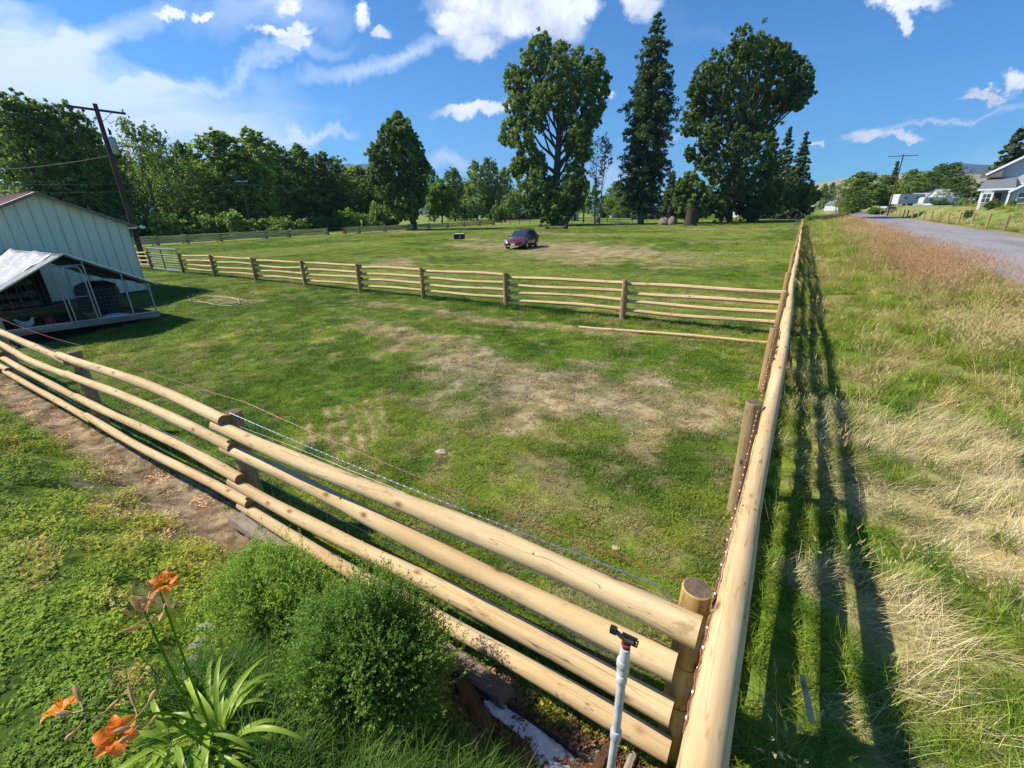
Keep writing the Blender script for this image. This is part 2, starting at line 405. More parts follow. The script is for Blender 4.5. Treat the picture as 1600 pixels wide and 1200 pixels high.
def quads_mesh(name, V, shade=None, mats=None, parent=None, link=True, tri=False, extra=None):
    """V: (n,4,3) array of separate quads"""
    V = np.asarray(V, np.float32); n = len(V); k = V.shape[1]
    me = bpy.data.meshes.new(name)
    me.vertices.add(n * k); me.vertices.foreach_set('co', V.reshape(-1))
    me.loops.add(n * k); me.loops.foreach_set('vertex_index', np.arange(n * k, dtype=np.int32))
    me.polygons.add(n); me.polygons.foreach_set('loop_start', np.arange(0, n * k, k, dtype=np.int32))
    me.update(calc_edges=True)
    if shade is not None:
        a = me.attributes.new('shade', 'FLOAT', 'POINT'); a.data.foreach_set('value', np.repeat(np.asarray(shade, np.float32), k))
    if mats is not None: me.materials.append(mats)
    o = bpy.data.objects.new(name, me)
    if link: COL.objects.link(o)
    if parent is not None: o.parent = parent
    return o
def copy_tree(root, loc, rotz=0, scale=(1, 1, 1)):
    c = root.copy(); COL.objects.link(c); c.location = loc; c.rotation_euler = (0, 0, rotz); c.scale = scale
    for ch in list(root.children):
        d = ch.copy(); COL.objects.link(d); d.parent = c
        for g in ch.children:
            e = g.copy(); COL.objects.link(e); e.parent = d
    return c

# ------------------------------------------------------------------ ground sheet
def grid_lines(lo, hi, dense_lo, dense_hi, step, growth=1.12):
    a = list(np.arange(dense_lo, dense_hi, step)); s = step
    up = []; x = dense_hi
    while x < hi: up.append(x); s *= growth; x += s
    up.append(hi); s = step; dn = []; x = dense_lo - step
    while x > lo: dn.append(x); s *= growth; x -= s
    dn.append(lo)
    return np.array(dn[::-1] + a + up)
gx = grid_lines(-6000, 6000, -13, 5, .042, 1.05); gy = grid_lines(-300, 9000, -.3, 11, .042, 1.05)
GX, GY = np.meshgrid(gx, gy); X = GX.ravel(); Y = GY.ravel(); Z = tz(X, Y)
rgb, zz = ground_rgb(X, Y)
Z = Z + .035 * (fbm(X * 6, Y * 6, 51, 3) - .5) * (zz['dirt'] + zz['mulch']) * (np.hypot(X, Y) < 20)
nx, ny = len(gx), len(gy)
idx = np.arange(nx * ny).reshape(ny, nx)
q = np.stack([idx[:-1, :-1], idx[:-1, 1:], idx[1:, 1:], idx[1:, :-1]], -1).reshape(-1, 4).astype(np.int32)
me = bpy.data.meshes.new('ground'); me.vertices.add(nx * ny)
me.vertices.foreach_set('co', np.stack([X, Y, Z], -1).astype(np.float32).ravel())
me.loops.add(q.size); me.loops.foreach_set('vertex_index', q.ravel())
me.polygons.add(len(q)); me.polygons.foreach_set('loop_start', np.arange(0, q.size, 4, dtype=np.int32))
me.polygons.foreach_set('use_smooth', np.ones(len(q), bool)); me.update(calc_edges=True)
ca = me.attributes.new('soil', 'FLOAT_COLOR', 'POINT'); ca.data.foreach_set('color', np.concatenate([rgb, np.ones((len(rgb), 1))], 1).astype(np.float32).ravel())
m, nt, out = new_mat('ground_cover')
a = nt.nodes.new('ShaderNodeAttribute'); a.attribute_name = 'soil'
v = coord(nt)
n1 = noise(nt, v, 9, 6, .7); n2 = noise(nt, v, 1.3, 5, .65); n3 = noise(nt, v, .22, 5, .6)
c = mixc(nt, a.outputs['Color'], ramp(nt, n1, [(.3, .55), (.7, 1.35)]), 1.0, 'MULTIPLY')
c = mixc(nt, c, ramp(nt, n2, [(.3, (.72, .78, .8)), (.7, (1.25, 1.2, 1.05))]), 1.0, 'MULTIPLY')
c = mixc(nt, c, ramp(nt, n3, [(.35, (.8, .86, .9)), (.65, (1.22, 1.12, 1.0))]), 1.0, 'MULTIPLY')
hgt = math_(nt, 'ADD', n1, math_(nt, 'MULTIPLY', n2, 2.0))
principled(nt, out, c, .95, hgt, .8, .05, .1)
me.materials.append(m)
g_ = bpy.data.objects.new('ground', me); COL.objects.link(g_); tag(g_, kind='structure')

# road
ys = np.concatenate([np.arange(-60, 60, 2.0), np.arange(60, 1200, 15.0)])
mb = MB(); vs = []; fs = []; uvs = []
us = np.linspace(-1, 1, 9)
for y in ys:
    for u in us:
        wob = .14 * (float(fbm(y * .5, 3 + u, 61)) - .5) * (abs(u) == 1) * 2
        x = float(road_c(y)) + u * (ROAD_W + wob)
        vs.append((x, y, float(tz(x, y)) + .03 * (1 - u * u) + .012 if abs(u) < 1 else float(tz(x, y)) - .01))
for i in range(len(ys) - 1):
    for k in range(8):
        fs.append((i * 9 + k, i * 9 + k + 1, (i + 1) * 9 + k + 1, (i + 1) * 9 + k))
mb.add(vs, fs)
m, nt, out = new_mat('old_chip_seal'); v = coord(nt)
n1 = noise(nt, v, 26, 4, .7); n2 = noise(nt, mapping(nt, v, (.5, .07, 1)), 1.0, 5, .6); n3 = noise(nt, mapping(nt, v, (2.2, .12, 1)), 1.0, 4, .6)
c = mixc(nt, (.25, .225, .22), (.36, .33, .325), n1)
c = mixc(nt, c, (.20, .18, .18), ramp(nt, n2, [(.42, 0.0), (.62, .7)]))
c = mixc(nt, c, (.12, .11, .115), ramp(nt, n3, [(.60, 0.0), (.68, .75)]))
crk = noise(nt, mapping(nt, v, (.35, 1.2, 1)), 1.0, 4, .6, .6)
c = mixc(nt, c, (.06, .055, .055), ramp(nt, crk, [(.494, 0.0), (.5, .8), (.506, 0.0)]))
principled(nt, out, c, .9, n1, .3, .01, .2)
tag(mb.build('road', m), kind='structure')

# ------------------------------------------------------------------ grass (stuff), scattered with geometry nodes
def grass_mat(name, trans=.3):
    m, nt, out = new_mat(name)
    a = nt.nodes.new('ShaderNodeAttribute'); a.attribute_type = 'INSTANCER'; a.attribute_name = 'col'
    s = nt.nodes.new('ShaderNodeAttribute'); s.attribute_name = 'shade'
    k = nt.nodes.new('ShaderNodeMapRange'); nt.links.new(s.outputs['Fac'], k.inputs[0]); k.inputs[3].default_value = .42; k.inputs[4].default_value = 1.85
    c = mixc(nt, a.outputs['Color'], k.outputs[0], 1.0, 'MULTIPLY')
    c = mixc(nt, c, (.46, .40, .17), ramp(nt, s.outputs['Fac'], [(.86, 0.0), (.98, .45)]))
    p = nt.nodes.new('ShaderNodeBsdfPrincipled'); nt.links.new(c, p.inputs['Base Color']); p.inputs['Roughness'].default_value = .6
    p.inputs['Specular IOR Level'].default_value = .12
    t = nt.nodes.new('ShaderNodeBsdfTranslucent'); nt.links.new(c, t.inputs[0])
    ms = nt.nodes.new('ShaderNodeMixShader'); ms.inputs[0].default_value = trans
    nt.links.new(p.outputs[0], ms.inputs[1]); nt.links.new(t.outputs[0], ms.inputs[2]); nt.links.new(ms.outputs[0], out.inputs[0])
    return m
MAT['grass'] = grass_mat('grass_blades'); MAT['straw'] = grass_mat('straw_blades', .15)
def blades(n, rad, h0, h1, w, bend, lean, seed, segs=3, aim=None, spread=6.28, taper=1.0):
    r = np.random.default_rng(seed)
    rr = rad * np.sqrt(r.random(n)); th = r.random(n) * 2 * np.pi
    base = np.stack([rr * np.cos(th), rr * np.sin(th), np.full(n, -.01)], 1)
    az = r.random(n) * 2 * np.pi if aim is None else aim + (r.random(n) - .5) * spread
    d = np.stack([np.cos(az), np.sin(az), np.zeros(n)], 1)
    side = np.stack([-np.sin(az + r.normal(0, .5, n)), np.cos(az), np.zeros(n)], 1)
    h = h0 + (h1 - h0) * r.random(n) ** 1.3; ln = lean * (.4 + 1.2 * r.random(n)); bd = bend * (.3 + 1.4 * r.random(n))
    ww = w * (.6 + .8 * r.random(n))
    prev = None; Q = []; S = []
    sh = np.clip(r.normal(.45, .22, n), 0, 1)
    for k in range(segs + 1):
        t = k / segs
        ang = ln + bd * t
        if k == 0: P = base.copy()
        else:
            P = P + (d * np.sin(ang)[:, None] + np.array([0, 0, 1.0]) * np.cos(ang)[:, None]) * (h / segs)[:, None]
        wk = ww * (1 - t ** 1.5 * .92 * taper)
        a_ = P - side * wk[:, None] / 2; b_ = P + side * wk[:, None] / 2
        if prev is not None:
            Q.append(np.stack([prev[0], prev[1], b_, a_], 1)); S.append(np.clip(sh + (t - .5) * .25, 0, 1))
        prev = (a_, b_)
    return np.concatenate(Q), np.concatenate(S)
def leafdiscs(n, rad, h0, h1, size, seed):
    r = np.random.default_rng(seed)
    rr = rad * np.sqrt(r.random(n)); th = r.random(n) * 2 * np.pi
    c = np.stack([rr * np.cos(th), rr * np.sin(th), h0 + (h1 - h0) * r.random(n)], 1)
    Q = []; S = []
    sh = np.clip(r.normal(.5, .2, n), 0, .85)
    for k in range(3):
        az = th * 7 + k * 2.1; tl = r.normal(0, .35, n)
        d = np.stack([np.cos(az), np.sin(az), np.sin(tl)], 1); e = np.stack([-np.sin(az), np.cos(az), r.normal(0, .3, n)], 1)
        s_ = (size * (.7 + .6 * r.random(n)))[:, None]
        Q.append(np.stack([c, c + d * s_ * .55 - e * s_ * .45, c + d * s_, c + d * s_ * .55 + e * s_ * .45], 1)); S.append(sh)
    return np.concatenate(Q), np.concatenate(S)
def protos(cname, lst, mat):
    c = bpy.data.collections.new(cname)
    for (q_, s_) in lst:
        o = quads_mesh(cname, q_, s_, mat, link=False); c.objects.link(o)
    return c
def scatter(name, label, coll, P, rot, scl, col, idx_n):
    n = len(P); me = bpy.data.meshes.new(name); me.vertices.add(n); me.vertices.foreach_set('co', np.asarray(P, np.float32).ravel())
    for nm, ty, key, arr in (('rot', 'FLOAT_VECTOR', 'vector', rot), ('scl', 'FLOAT_VECTOR', 'vector', scl), ('col', 'FLOAT_COLOR', 'color', np.concatenate([col, np.ones((n, 1))], 1))):
        at_ = me.attributes.new(nm, ty, 'POINT'); at_.data.foreach_set(key, np.asarray(arr, np.float32).ravel())
    ai = me.attributes.new('pick', 'INT', 'POINT'); ai.data.foreach_set('value', rng.integers(0, idx_n, n).astype(np.int32))
    o = bpy.data.objects.new(name, me); COL.objects.link(o)
    ng = bpy.data.node_groups.new(name, 'GeometryNodeTree')
    ng.interface.new_socket('Geometry', in_out='INPUT', socket_type='NodeSocketGeometry')
    ng.interface.new_socket('Geometry', in_out='OUTPUT', socket_type='NodeSocketGeometry')
    gi = ng.nodes.new('NodeGroupInput'); go = ng.nodes.new('NodeGroupOutput')
    ip = ng.nodes.new('GeometryNodeInstanceOnPoints'); ci = ng.nodes.new('GeometryNodeCollectionInfo')
    ci.inputs['Collection'].default_value = coll; ci.inputs['Separate Children'].default_value = True; ci.inputs['Reset Children'].default_value = True
    def na(nm, ty):
        a_ = ng.nodes.new('GeometryNodeInputNamedAttribute'); a_.data_type = ty; a_.inputs['Name'].default_value = nm
        return a_.outputs['Attribute']
    L = ng.links.new
    L(gi.outputs[0], ip.inputs['Points']); L(ci.outputs[0], ip.inputs['Instance']); ip.inputs['Pick Instance'].default_value = True
    L(na('pick', 'INT'), ip.inputs['Instance Index'])
    L(na('rot', 'FLOAT_VECTOR'), ip.inputs['Rotation']); L(na('scl', 'FLOAT_VECTOR'), ip.inputs['Scale'])
    L(ip.outputs[0], go.inputs[0])
    md = o.modifiers.new('scatter', 'NODES'); md.node_group = ng
    tag(o, label, 'grass', kind='stuff'); return o
def pts_in(x0, x1, y0, y1, dens):
    n = int((x1 - x0) * (y1 - y0) * dens)
    return rng.uniform(x0, x1, n), rng.uniform(y0, y1, n)
def inview(x, y, z=0, mx=60):
    P = np.stack([x, y, np.full_like(x, z) - H], 1) @ M
    u = 800 + F * P[:, 0] / P[:, 2]; v = 600 + F * P[:, 1] / P[:, 2]
    near = np.hypot(x, y) < 3.5
    return ((P[:, 2] > .2) & (u > -260) & (u < 1860) & (v < 1500)) | near
def rotz(n, tilt=.12): return np.stack([rng.normal(0, tilt, n), rng.normal(0, tilt, n), rng.uniform(0, 6.283, n)], 1)

lawn = protos('lawn_patch', [blades(120, .16, .025, .075, .0065, 1.0, .35, s) for s in range(4)], MAT['grass'])
clov = protos('clover_patch', [tuple(np.concatenate(z_) for z_ in zip(leafdiscs(52, .16, .015, .045, .015, s + 9), blades(55, .16, .03, .085, .0055, .9, .3, s + 5))) for s in range(4)], MAT['grass'])
# near lawn and paddock
X1, Y1 = [], []; SC = []
for (x0, x1, y0, y1, dn, sc) in ((-6, -.05, -.4, 6, 62, 1.0), (-14, -6, -.4, 6, 34, 1.15), (-14, -.05, 6, 12.6, 20, 1.35), (-24, -14, -.4, 12.6, 14, 1.5), (-40, -24, 5, 13, 6, 2.0),
                             (-45, -.1, 12.6, 30, 6, 2.1), (-66, -.1, 30, 60, 1.8, 3.2), (-45, -.1, 60, 100, .5, 5.0), (-66, -45, 14, 30, 2.2, 3.0)):
    x, y = pts_in(x0, x1, y0, y1, dn); X1.append(x); Y1.append(y); SC.append(np.full(len(x), sc))
X1 = np.concatenate(X1); Y1 = np.concatenate(Y1); SC = np.concatenate(SC)
gcol, w = ground_rgb(X1, Y1)
keep = inview(X1, Y1) & (w['block'] < .5) & (rng.random(len(X1)) > np.clip(w['dirt'] * .93 + w['mulch'] * .97 + w['dry'] * .45 + stripe_mask(X1, Y1) * .85, 0, 1))
x, y, s = X1[keep], Y1[keep], SC[keep]; cc = gcol[keep]; dr = w['dry'][keep]
n = len(x); P = np.stack([x, y, tz(x, y)], 1)
tall = .75 + .9 * sm(fbm(x * .8, y * .8, 71, 3), .45, .8) + .8 * (np.abs(y - 12.45) < .3) + .9 * (np.abs(y - 2.02) < .15) + .7 * (x > -.35)
tall = tall * (1 - .35 * dr)
cc = cc * (1.18 + .35 * rng.random((n, 1))) * np.stack([rng.uniform(.85, 1.2, n), np.ones(n), rng.uniform(.8, 1.2, n)], 1)
isc = (rng.random(n) < .75) & (y < 2.0)
cc = cc * (1 + .5 * (y < 2.0))[:, None] * np.where((y < 2.0)[:, None], C(1.18, 1.0, .8), C(1, 1, 1))
hs = np.where(s > 1.8, s * .55, s)
S3 = np.stack([s, s, hs * tall * np.where(y < 2.0, .72, 1.0)], 1)
for nm, lb, cl, mk in (('mown_grass', 'short mown green grass with worn straw patches across lawn and paddock', lawn, ~isc), ('clover_lawn', 'low clover and grass lawn outside the front pole fence', clov, isc)):
    scatter(nm, lb, cl, P[mk], rotz(mk.sum()), S3[mk], cc[mk], 4)
print('lawn instances', n)

# verge: tall grass
tallg = protos('tall_tuft', [blades(70, .11, .16, .50, .006, 1.1, .25, s + 100, 4) for s in range(4)], MAT['grass'])
matst = protos('flattened_straw', [blades(100, .20, .18, .52, .0042, .35, 1.38, s + 200, 4, aim=0, spread=2.4) for s in range(4)], MAT['straw'])
def seedhead(seed, n=16):
    r = np.random.default_rng(seed)
    q1, s1 = blades(n, .12, .45, .75, .0035, .35, .15, seed, 4)
    q1b = q1.reshape(4, n, 4, 3); tips = (q1b[3][:, 2] + q1b[3][:, 3]) / 2; prev = (q1b[3][:, 0] + q1b[3][:, 1]) / 2
    d = tips - prev; d /= np.linalg.norm(d, axis=1)[:, None]
    Q = []; 
    for k in range(26):
        t = r.random(n)[:, None]; c0 = tips - d * .02 + d * t * .13
        o_ = r.normal(0, 1, (n, 3)); o_ /= np.linalg.norm(o_, axis=1)[:, None]; o_ = (o_ + d * .9) * .018 * (1.2 - t)
        e = np.cross(d, o_); e /= np.linalg.norm(e, axis=1)[:, None] + 1e-9; e *= .0035
        Q.append(np.stack([c0 - e, c0 + o_ - e * .3, c0 + o_ + e * .3, c0 + e], 1))
    q2 = np.concatenate(Q)
    return np.concatenate([q1, q2]), np.concatenate([s1 * .6, np.clip(r.normal(.75, .15, len(q2)), 0, .84)])
seeds = protos('seeding_grass', [seedhead(s + 300) for s in range(4)], MAT['straw'])
X1, Y1, SC = [], [], []
for (x0, x1, y0, y1, dn, sc) in ((.12, 5, 1.0, 8, 40, .75), (.12, 7, 8, 16, 17, 1.1), (.12, 8, 16, 32, 8, 1.5), (.12, 9, 32, 65, 3.2, 2.2), (.12, 10, 65, 160, .7, 3.6), (14, 40, 40, 110, .35, 3.0)):
    x, y = pts_in(x0, x1, y0, y1, dn); X1.append(x); Y1.append(y); SC.append(np.full(len(x), sc))
X1 = np.concatenate(X1); Y1 = np.concatenate(Y1); SC = np.concatenate(SC)
gcol, w = ground_rgb(X1, Y1)
keep = inview(X1, Y1) & ((w['e'] < -ROAD_W - .15) | (w['e'] > ROAD_W + .6))
x, y, s = X1[keep], Y1[keep], SC[keep]; st = w['straw'][keep]; e = w['e'][keep]; n = len(x)
P = np.stack([x, y, tz(x, y)], 1)
hgt = .55 + .7 * fbm(x * .9, y * .9, 81, 3)
hgt *= .58 + .42 * sm(x, .5, 1.7); hgt = np.where(s > 1.3, hgt * .72, hgt)
near = (y < 8.5)
flow = .9 * np.sin(x * .9 + 1.0) + 2.4 * (fbm(x * .35, y * .35, 91, 2) - .5) * 2 - .55
green = C(.140, .235, .022) * (.8 + .6 * rng.random((n, 1))) * np.stack([rng.uniform(.9, 1.5, n), np.ones(n), rng.uniform(.8, 1.3, n)], 1)
strw = C(.58, .47, .25) * (.75 + .45 * rng.random((n, 1)))
isst = rng.random(n) < st * 1.0
rt = rotz(n, .2)
mk = ~isst
yg = mix(green, C(.32, .36, .055), np.clip(st * .5 + .25 * (fbm(x, y, 95) - .3) + .35 * sm(y, 9, 14), 0, 1))
scatter('tall_verge_grass', 'tall green uncut grass on the verge between fence and road', tallg, P[mk], rt[mk], (np.stack([s, s, s * hgt], 1))[mk], yg[mk], 4)
mk = isst & near
scatter('flattened_dry_grass', 'flattened straw coloured dry grass beside the fence shadow', matst, P[mk] + C(0, 0, .03), np.stack([rng.normal(0, .12, n), rng.normal(0, .1, n), flow + rng.normal(0, .5, n)], 1)[mk], (np.stack([s, s, s], 1))[mk], strw[mk], 4)
mk = isst & ~near
scatter('dry_verge_grass', 'straw coloured standing grass along the road edge', tallg, P[mk], rt[mk], (np.stack([s, s, s * hgt * .9], 1))[mk], strw[mk] * C(.95, .88, .72), 4)
prob = np.clip(.04 + .85 * sm(x - .022 * y, 2.0, 4.2) * (e < -ROAD_W) * sm(y, 8.5, 13) * sm(fbm(x * .5, y * .25, 97, 3), .2, .5) + .02 * near, 0, .8)
prob = np.where(e > 0, .05, prob)
mk = rng.random(n) < prob
red = mix(C(.54, .42, .20) + np.zeros((n, 3)), C(.42, .21, .13), sm(y, 12, 19) * sm(fbm(x * .4, y * .2, 98, 3), .30, .52) * (.35 + .65 * rng.random(n)))
scatter('reddish_seeding_grass', 'tall grass with reddish brown seed heads along the near road edge', seeds, P[mk], rt[mk], (np.stack([s, s, np.minimum(s, 1.5) * .85], 1))[mk], red[mk], 4)
# loose straw strands on top of everything in the near verge
mk = near & (rng.random(n) < .09)
loose = protos('loose_stalks', [blades(9, .25, .25, .55, .004, .25, 1.1, s + 400, 4) for s in range(4)], MAT['straw'])
scatter('loose_dry_stalks', 'single pale dry stalks leaning over the near verge', loose, P[mk] + C(0, 0, .02), rotz(mk.sum(), .3), (np.stack([s, s, s], 1))[mk], C(.62, .54, .30) + np.zeros((mk.sum(), 3)), 4)
x = rng.uniform(1.0, 5.2, 150); y = rng.uniform(2.2, 9.5, 150); k = fbm(x * .8, y * .8, 33) > .47; x, y = x[k], y[k]; w3 = rng.uniform(.6, 1.1, len(x))
scatter('verge_weeds', 'dark green leafy weeds standing up through the straw of the verge', tallg, np.stack([x, y, tz(x, y)], 1), rotz(len(x), .25), np.stack([w3, w3, w3 * 1.0], 1), C(.085, .19, .03) * (.7 + .6 * rng.random((len(x), 1))), 4)
# mulch chips
chips = protos('bark_chips', [leafdiscs(60, .12, .0, .025, .016, s + 500) for s in range(3)], MAT['straw'])
x, y = pts_in(-2.4, -.05, 1.1, 1.9, 260); gc, w = ground_rgb(x, y); k = w['mulch'] > .35; x, y = x[k], y[k]
tag(scatter('bark_mulch', 'brown crumbled bark mulch under the corner of the fence', chips, np.stack([x, y, tz(x, y) + .01], 1), rotz(len(x), .3), np.ones((len(x), 3)) * .8, mix(C(.17, .08, .035) + np.zeros((len(x), 3)), C(.42, .25, .12), rng.random(len(x)) ** 2), 3), cat='mulch')
x, y = pts_in(-15, -3.6, 1.15, 2.05, 45); gc, w = ground_rgb(x, y); k = w['dirt'] > .4; x, y = x[k], y[k]
tag(scatter('dead_turf', 'dead brown turf and soil strip along the front fence', matst, np.stack([x, y, tz(x, y) + .0], 1), rotz(len(x), .3), np.ones((len(x), 3)) * .28, mix(C(.34, .25, .15) + np.zeros((len(x), 3)), C(.17, .11, .06), rng.random(len(x))), 4), cat='dead turf')
# weeds along the foot of the cross fence
x = rng.uniform(-14, -.5, 260); y = 12.5 + rng.normal(0, .14, 260); k = fbm(x * .5, y, 7) > .5; x, y = x[k], y[k]
scatter('fence_foot_weeds', 'dark green weeds growing at the foot of the cross fence', tallg, np.stack([x, y, tz(x, y)], 1), rotz(len(x), .3), np.ones((len(x), 3)) * .75, C(.05, .13, .02) * (.7 + .6 * rng.random((len(x), 1))), 4)

# ------------------------------------------------------------------ pole fences
def rail(a, b, r0, r1, seed, n=14, segs=12, sag=.0, bow=.03):
    rr = random.Random(seed); a = Vector(a); b = Vector(b); L = (b - a).length
    side = (b - a).cross(Vector((0, 0, 1))).normalized()
    p1, p2, p3 = rr.uniform(0, 6), rr.uniform(0, 6), rr.uniform(-1, 1)
    pts = []; rad = []
    for i in range(segs + 1):
        t = i / segs
        o = side * (math.sin(p1 + t * 5) * bow * .6) + Vector((0, 0, 1)) * (math.sin(p2 + t * 6.5) * bow * .5 + p3 * bow * math.sin(math.pi * t))
        pts.append(a.lerp(b, t) + o); rad.append((r0 + (r1 - r0) * t) * (1 + .045 * math.sin(p1 * 3 + t * 17) + .04 * rr.uniform(-1, 1)))
    mb = MB(); mb.tube(pts, rad, n, 0, 1, wob=.035, seed=seed)
    # knot bumps
    for k in range(int(L * 2.2)):
        t = rr.uniform(.03, .97); i = min(int(t * segs), segs - 1); c = pts[i].lerp(pts[i + 1], t * segs - i)
        an = rr.uniform(0, 6.28); d = side * math.cos(an) + Vector((0, 0, 1)) * math.sin(an)
        rk = (r0 + (r1 - r0) * t); 
        mb.ball(c + d * rk * .93, (rk * .16, rk * .13, rk * .12), 6, 4, 1)
    return mb
def post(x, y, z0, h, r, seed, n=14, lean=(0, 0)):
    rr = random.Random(seed); pts = []; rad = []
    for i in range(9):
        t = i / 8; pts.append((x + lean[0] * t, y + lean[1] * t, z0 + h * t)); rad.append(r * (1.06 - .1 * t))
    pts.append((x + lean[0], y + lean[1], z0 + h + r * .08)); rad.append(r * .86)
    return MB().tube(pts, rad, n, 0, 1, wob=.05, seed=seed)
def T(x, y): return float(tz(x, y))
P_, PE = [MAT['post'], MAT['post_end']], [MAT['post_grey'], MAT['post_end']]
WD = [MAT['peeled'], MAT['peeled_end']]; WF = [MAT['peeled_far'], MAT['peeled_end']]
def wire_net(xa, ya, xb, yb, z0, z1, nh, step, r):
    mb = MB(); L = math.hypot(xb - xa, yb - ya)
    for k in range(nh):
        z = z0 + (z1 - z0) * (k / (nh - 1)) ** 1.15; ns = max(2, int(L / 1.1)); pts = []
        for i in range(ns + 1):
            t = i / ns; pts.append((xa + (xb - xa) * t, ya + (yb - ya) * t, z + .012 * math.sin(i * 2.1 + k) + .006 * math.sin(i * 5 + k)))
        mb.tube(pts, r, 4, cap=False)
    for i in range(int(L / step)):
        t = (i + .5) * step / L; x = xa + (xb - xa) * t; y = ya + (yb - ya) * t
        mb.tube([(x, y, z0), (x, y + .004, (z0 + z1) / 2), (x, y, z1)], r * .8, 3, cap=False)
    return mb
# front fence
ff = thing('pole_fence', 'peeled pole fence nearest the camera with four thick pale rails, along the lawn', 'fence', (0, 0, 0))
FX = [-.16, -4.75, -9.35, -14.0, -18.6]
post(-.135, 2.04, -.4, 1.50, .080, 1, 20).build('post', [MAT['post_new'], MAT['post_end']], ff)['label'] = 'stout yellow brown corner post with dark weathered top'
for i in (1, 2, 3, 4):
    post(FX[i], 2.03, -.5, 1.60, .088, 10 + i, 16).build('post', PE, ff)
ZR = [1.03, .78, .53, .28]
ZN = [(1.00, .985, 1.10), (.71, .69, .79), (.33, .33, .40), (-.01, -.02, .06)]
for j in range(4):
    zl, zr, zu = ZN[j]
    for i in range(4):
        xa, xb = FX[i + 1], FX[i]
        if i == 0: a = (xa - .06, 1.885, zl); b = (xb + (.08, .0, .02, .04)[j], 1.865, zr); r0, r1 = .060, .080
        elif i == 1: a = (xa - .16, 1.90, zl + .06 - .02 * j); b = (xb + .13, 1.885, zu); r0, r1 = .058, .060
        elif i == 2: a = (xa - .06, 1.895, zl + .0); b = (xb + .12, 1.90, zl - .03); r0, r1 = .056, .058
        else: a = (xa - .12, 1.90, zl); b = (xb + .10, 1.885, zu); r0, r1 = .055, .058
        rail(a, b, r0 * (1 - .02 * j), r1 * (1 - .03 * j), 100 + i * 7 + j).build('rail', WD, ff)
wire_net(-14, 1.985, -.2, 1.985, -.25, 1.0, 8, .3, .0015).build('wire_mesh', MAT['wire'], ff)
def twisted(pts, r, tw, n=2, dr=.0025, step=.02):
    mb = MB(); P = [Vector(p) for p in pts]
    seg = []; 
    for a, b in zip(P, P[1:]):
        k = max(2, int((b - a).length / step)); seg += [a.lerp(b, i / k) for i in range(k)]
    seg.append(P[-1])
    for j in range(n):
        q = []
        for i, p in enumerate(seg):
            an = i * tw + j * math.pi; q.append(p + Vector((0, math.cos(an) * dr, math.sin(an) * dr)))
        mb.tube(q, r, 4, cap=False)
    return mb
def catenary(a, b, sag, n=8):
    a = Vector(a); b = Vector(b); return [a.lerp(b, i / n) + Vector((0, 0, -sag * 4 * (i / n) * (1 - i / n))) for i in range(n + 1)]
twisted(catenary((-4.7, 1.985, 1.12), (-.35, 1.98, 1.08), .03) + [(-.135, 1.955, .98)], .0028, .9).build('top_wire', MAT['wire'], ff)['label'] = 'silvery twisted wire just behind the top rail'
mbw = twisted(catenary((-14, 2.11, 1.15), (-9.35, 2.13, 1.17), .05) + catenary((-9.3, 2.13, 1.17), (-4.75, 2.16, 1.17), .05) + catenary((-4.7, 2.16, 1.17), (-.135, 2.125, 1.04), .04), .0022, .8)
mbw.build('top_wire', MAT['red_wire'], ff)['label'] = 'thin reddish twisted wire strung past the post tops'
mb = MB()
for z in (1.0, .84, .58, .25):
    q = [(-.135 + .086 * math.cos(t), 2.04 + .086 * math.sin(t), z + .01 * math.sin(t * 2)) for t in np.linspace(-2.6, 1.0, 12)]
    mb.tube([(-.7, 1.985, z + .02)] + q, .0022, 4, cap=False)
mb.build('wire_wrap', MAT['red_wire'], ff)
# right fence
rf = thing('pole_fence', 'long peeled pole fence running away along the road verge', 'fence')
RY = [4.85, 8.4, 12.25] + [12.25 + 3.85 * k for k in range(1, 20)]
for i, y in enumerate(RY):
    post(-.08 + .0012 * y, y, -.35, 1.47, .080, 40 + i, 14 if i < 4 else 8, lean=(.01 * ((i * 37) % 5 - 2), .0)).build('post', PE if i < 1 else P_, rf)
RR = [(.75, 8.35)] + [(8.35 + 7.7 * k, 8.35 + 7.7 * (k + 1)) for k in range(0, 10)]
for j, z in enumerate(ZR):
    for i, (ya, yb) in enumerate(RR):
        if j and i == 0: ya = 1.5
        sp = [float(.25 + .10 * (1 - sm(yy, 3, 10))) for yy in (ya, yb)]
        za, zb = 1.03 - j * sp[0], 1.03 - j * sp[1]
        rail((.050 - .0 * (j > 0) if i == 0 else .075, ya - (.0 if i == 0 else .1), za + .02 - (.05 if i else 0)), (.078, yb + .12, zb + (.05 if i == 0 else .02)), (.084 if i == 0 and j == 0 else .072), .060 if i < 3 else .056, 300 + i * 9 + j,
             14 if i < 2 else 8, 14 if i < 2 else 8, bow=.03).build('rail', WD if i < 2 else WF, rf)
wire_net(-.01, 2.1, -.01, 20, -.15, 1.05, 8, .3, .0015).build('wire_mesh', MAT['wire'], rf)
mb = MB()
for z, dr in ((1.085, .006), (1.06, .0)): 
    q = [(-.046 + dr * math.sin(k * 1.3), 1.3 + k * .03, z + .008 * math.sin(k * .9)) for k in range(260)]
    mb.tube(q, .003, 4, cap=False)
mb.build('top_wire', MAT['red_wire'], rf)
for k in range(60): MB().ball((-.046 + .003 * math.sin(k * 3), 1.35 + k * .12, 1.085), (.006, .010, .005), 6, 4).build('wire_clip', MAT['white'], rf)
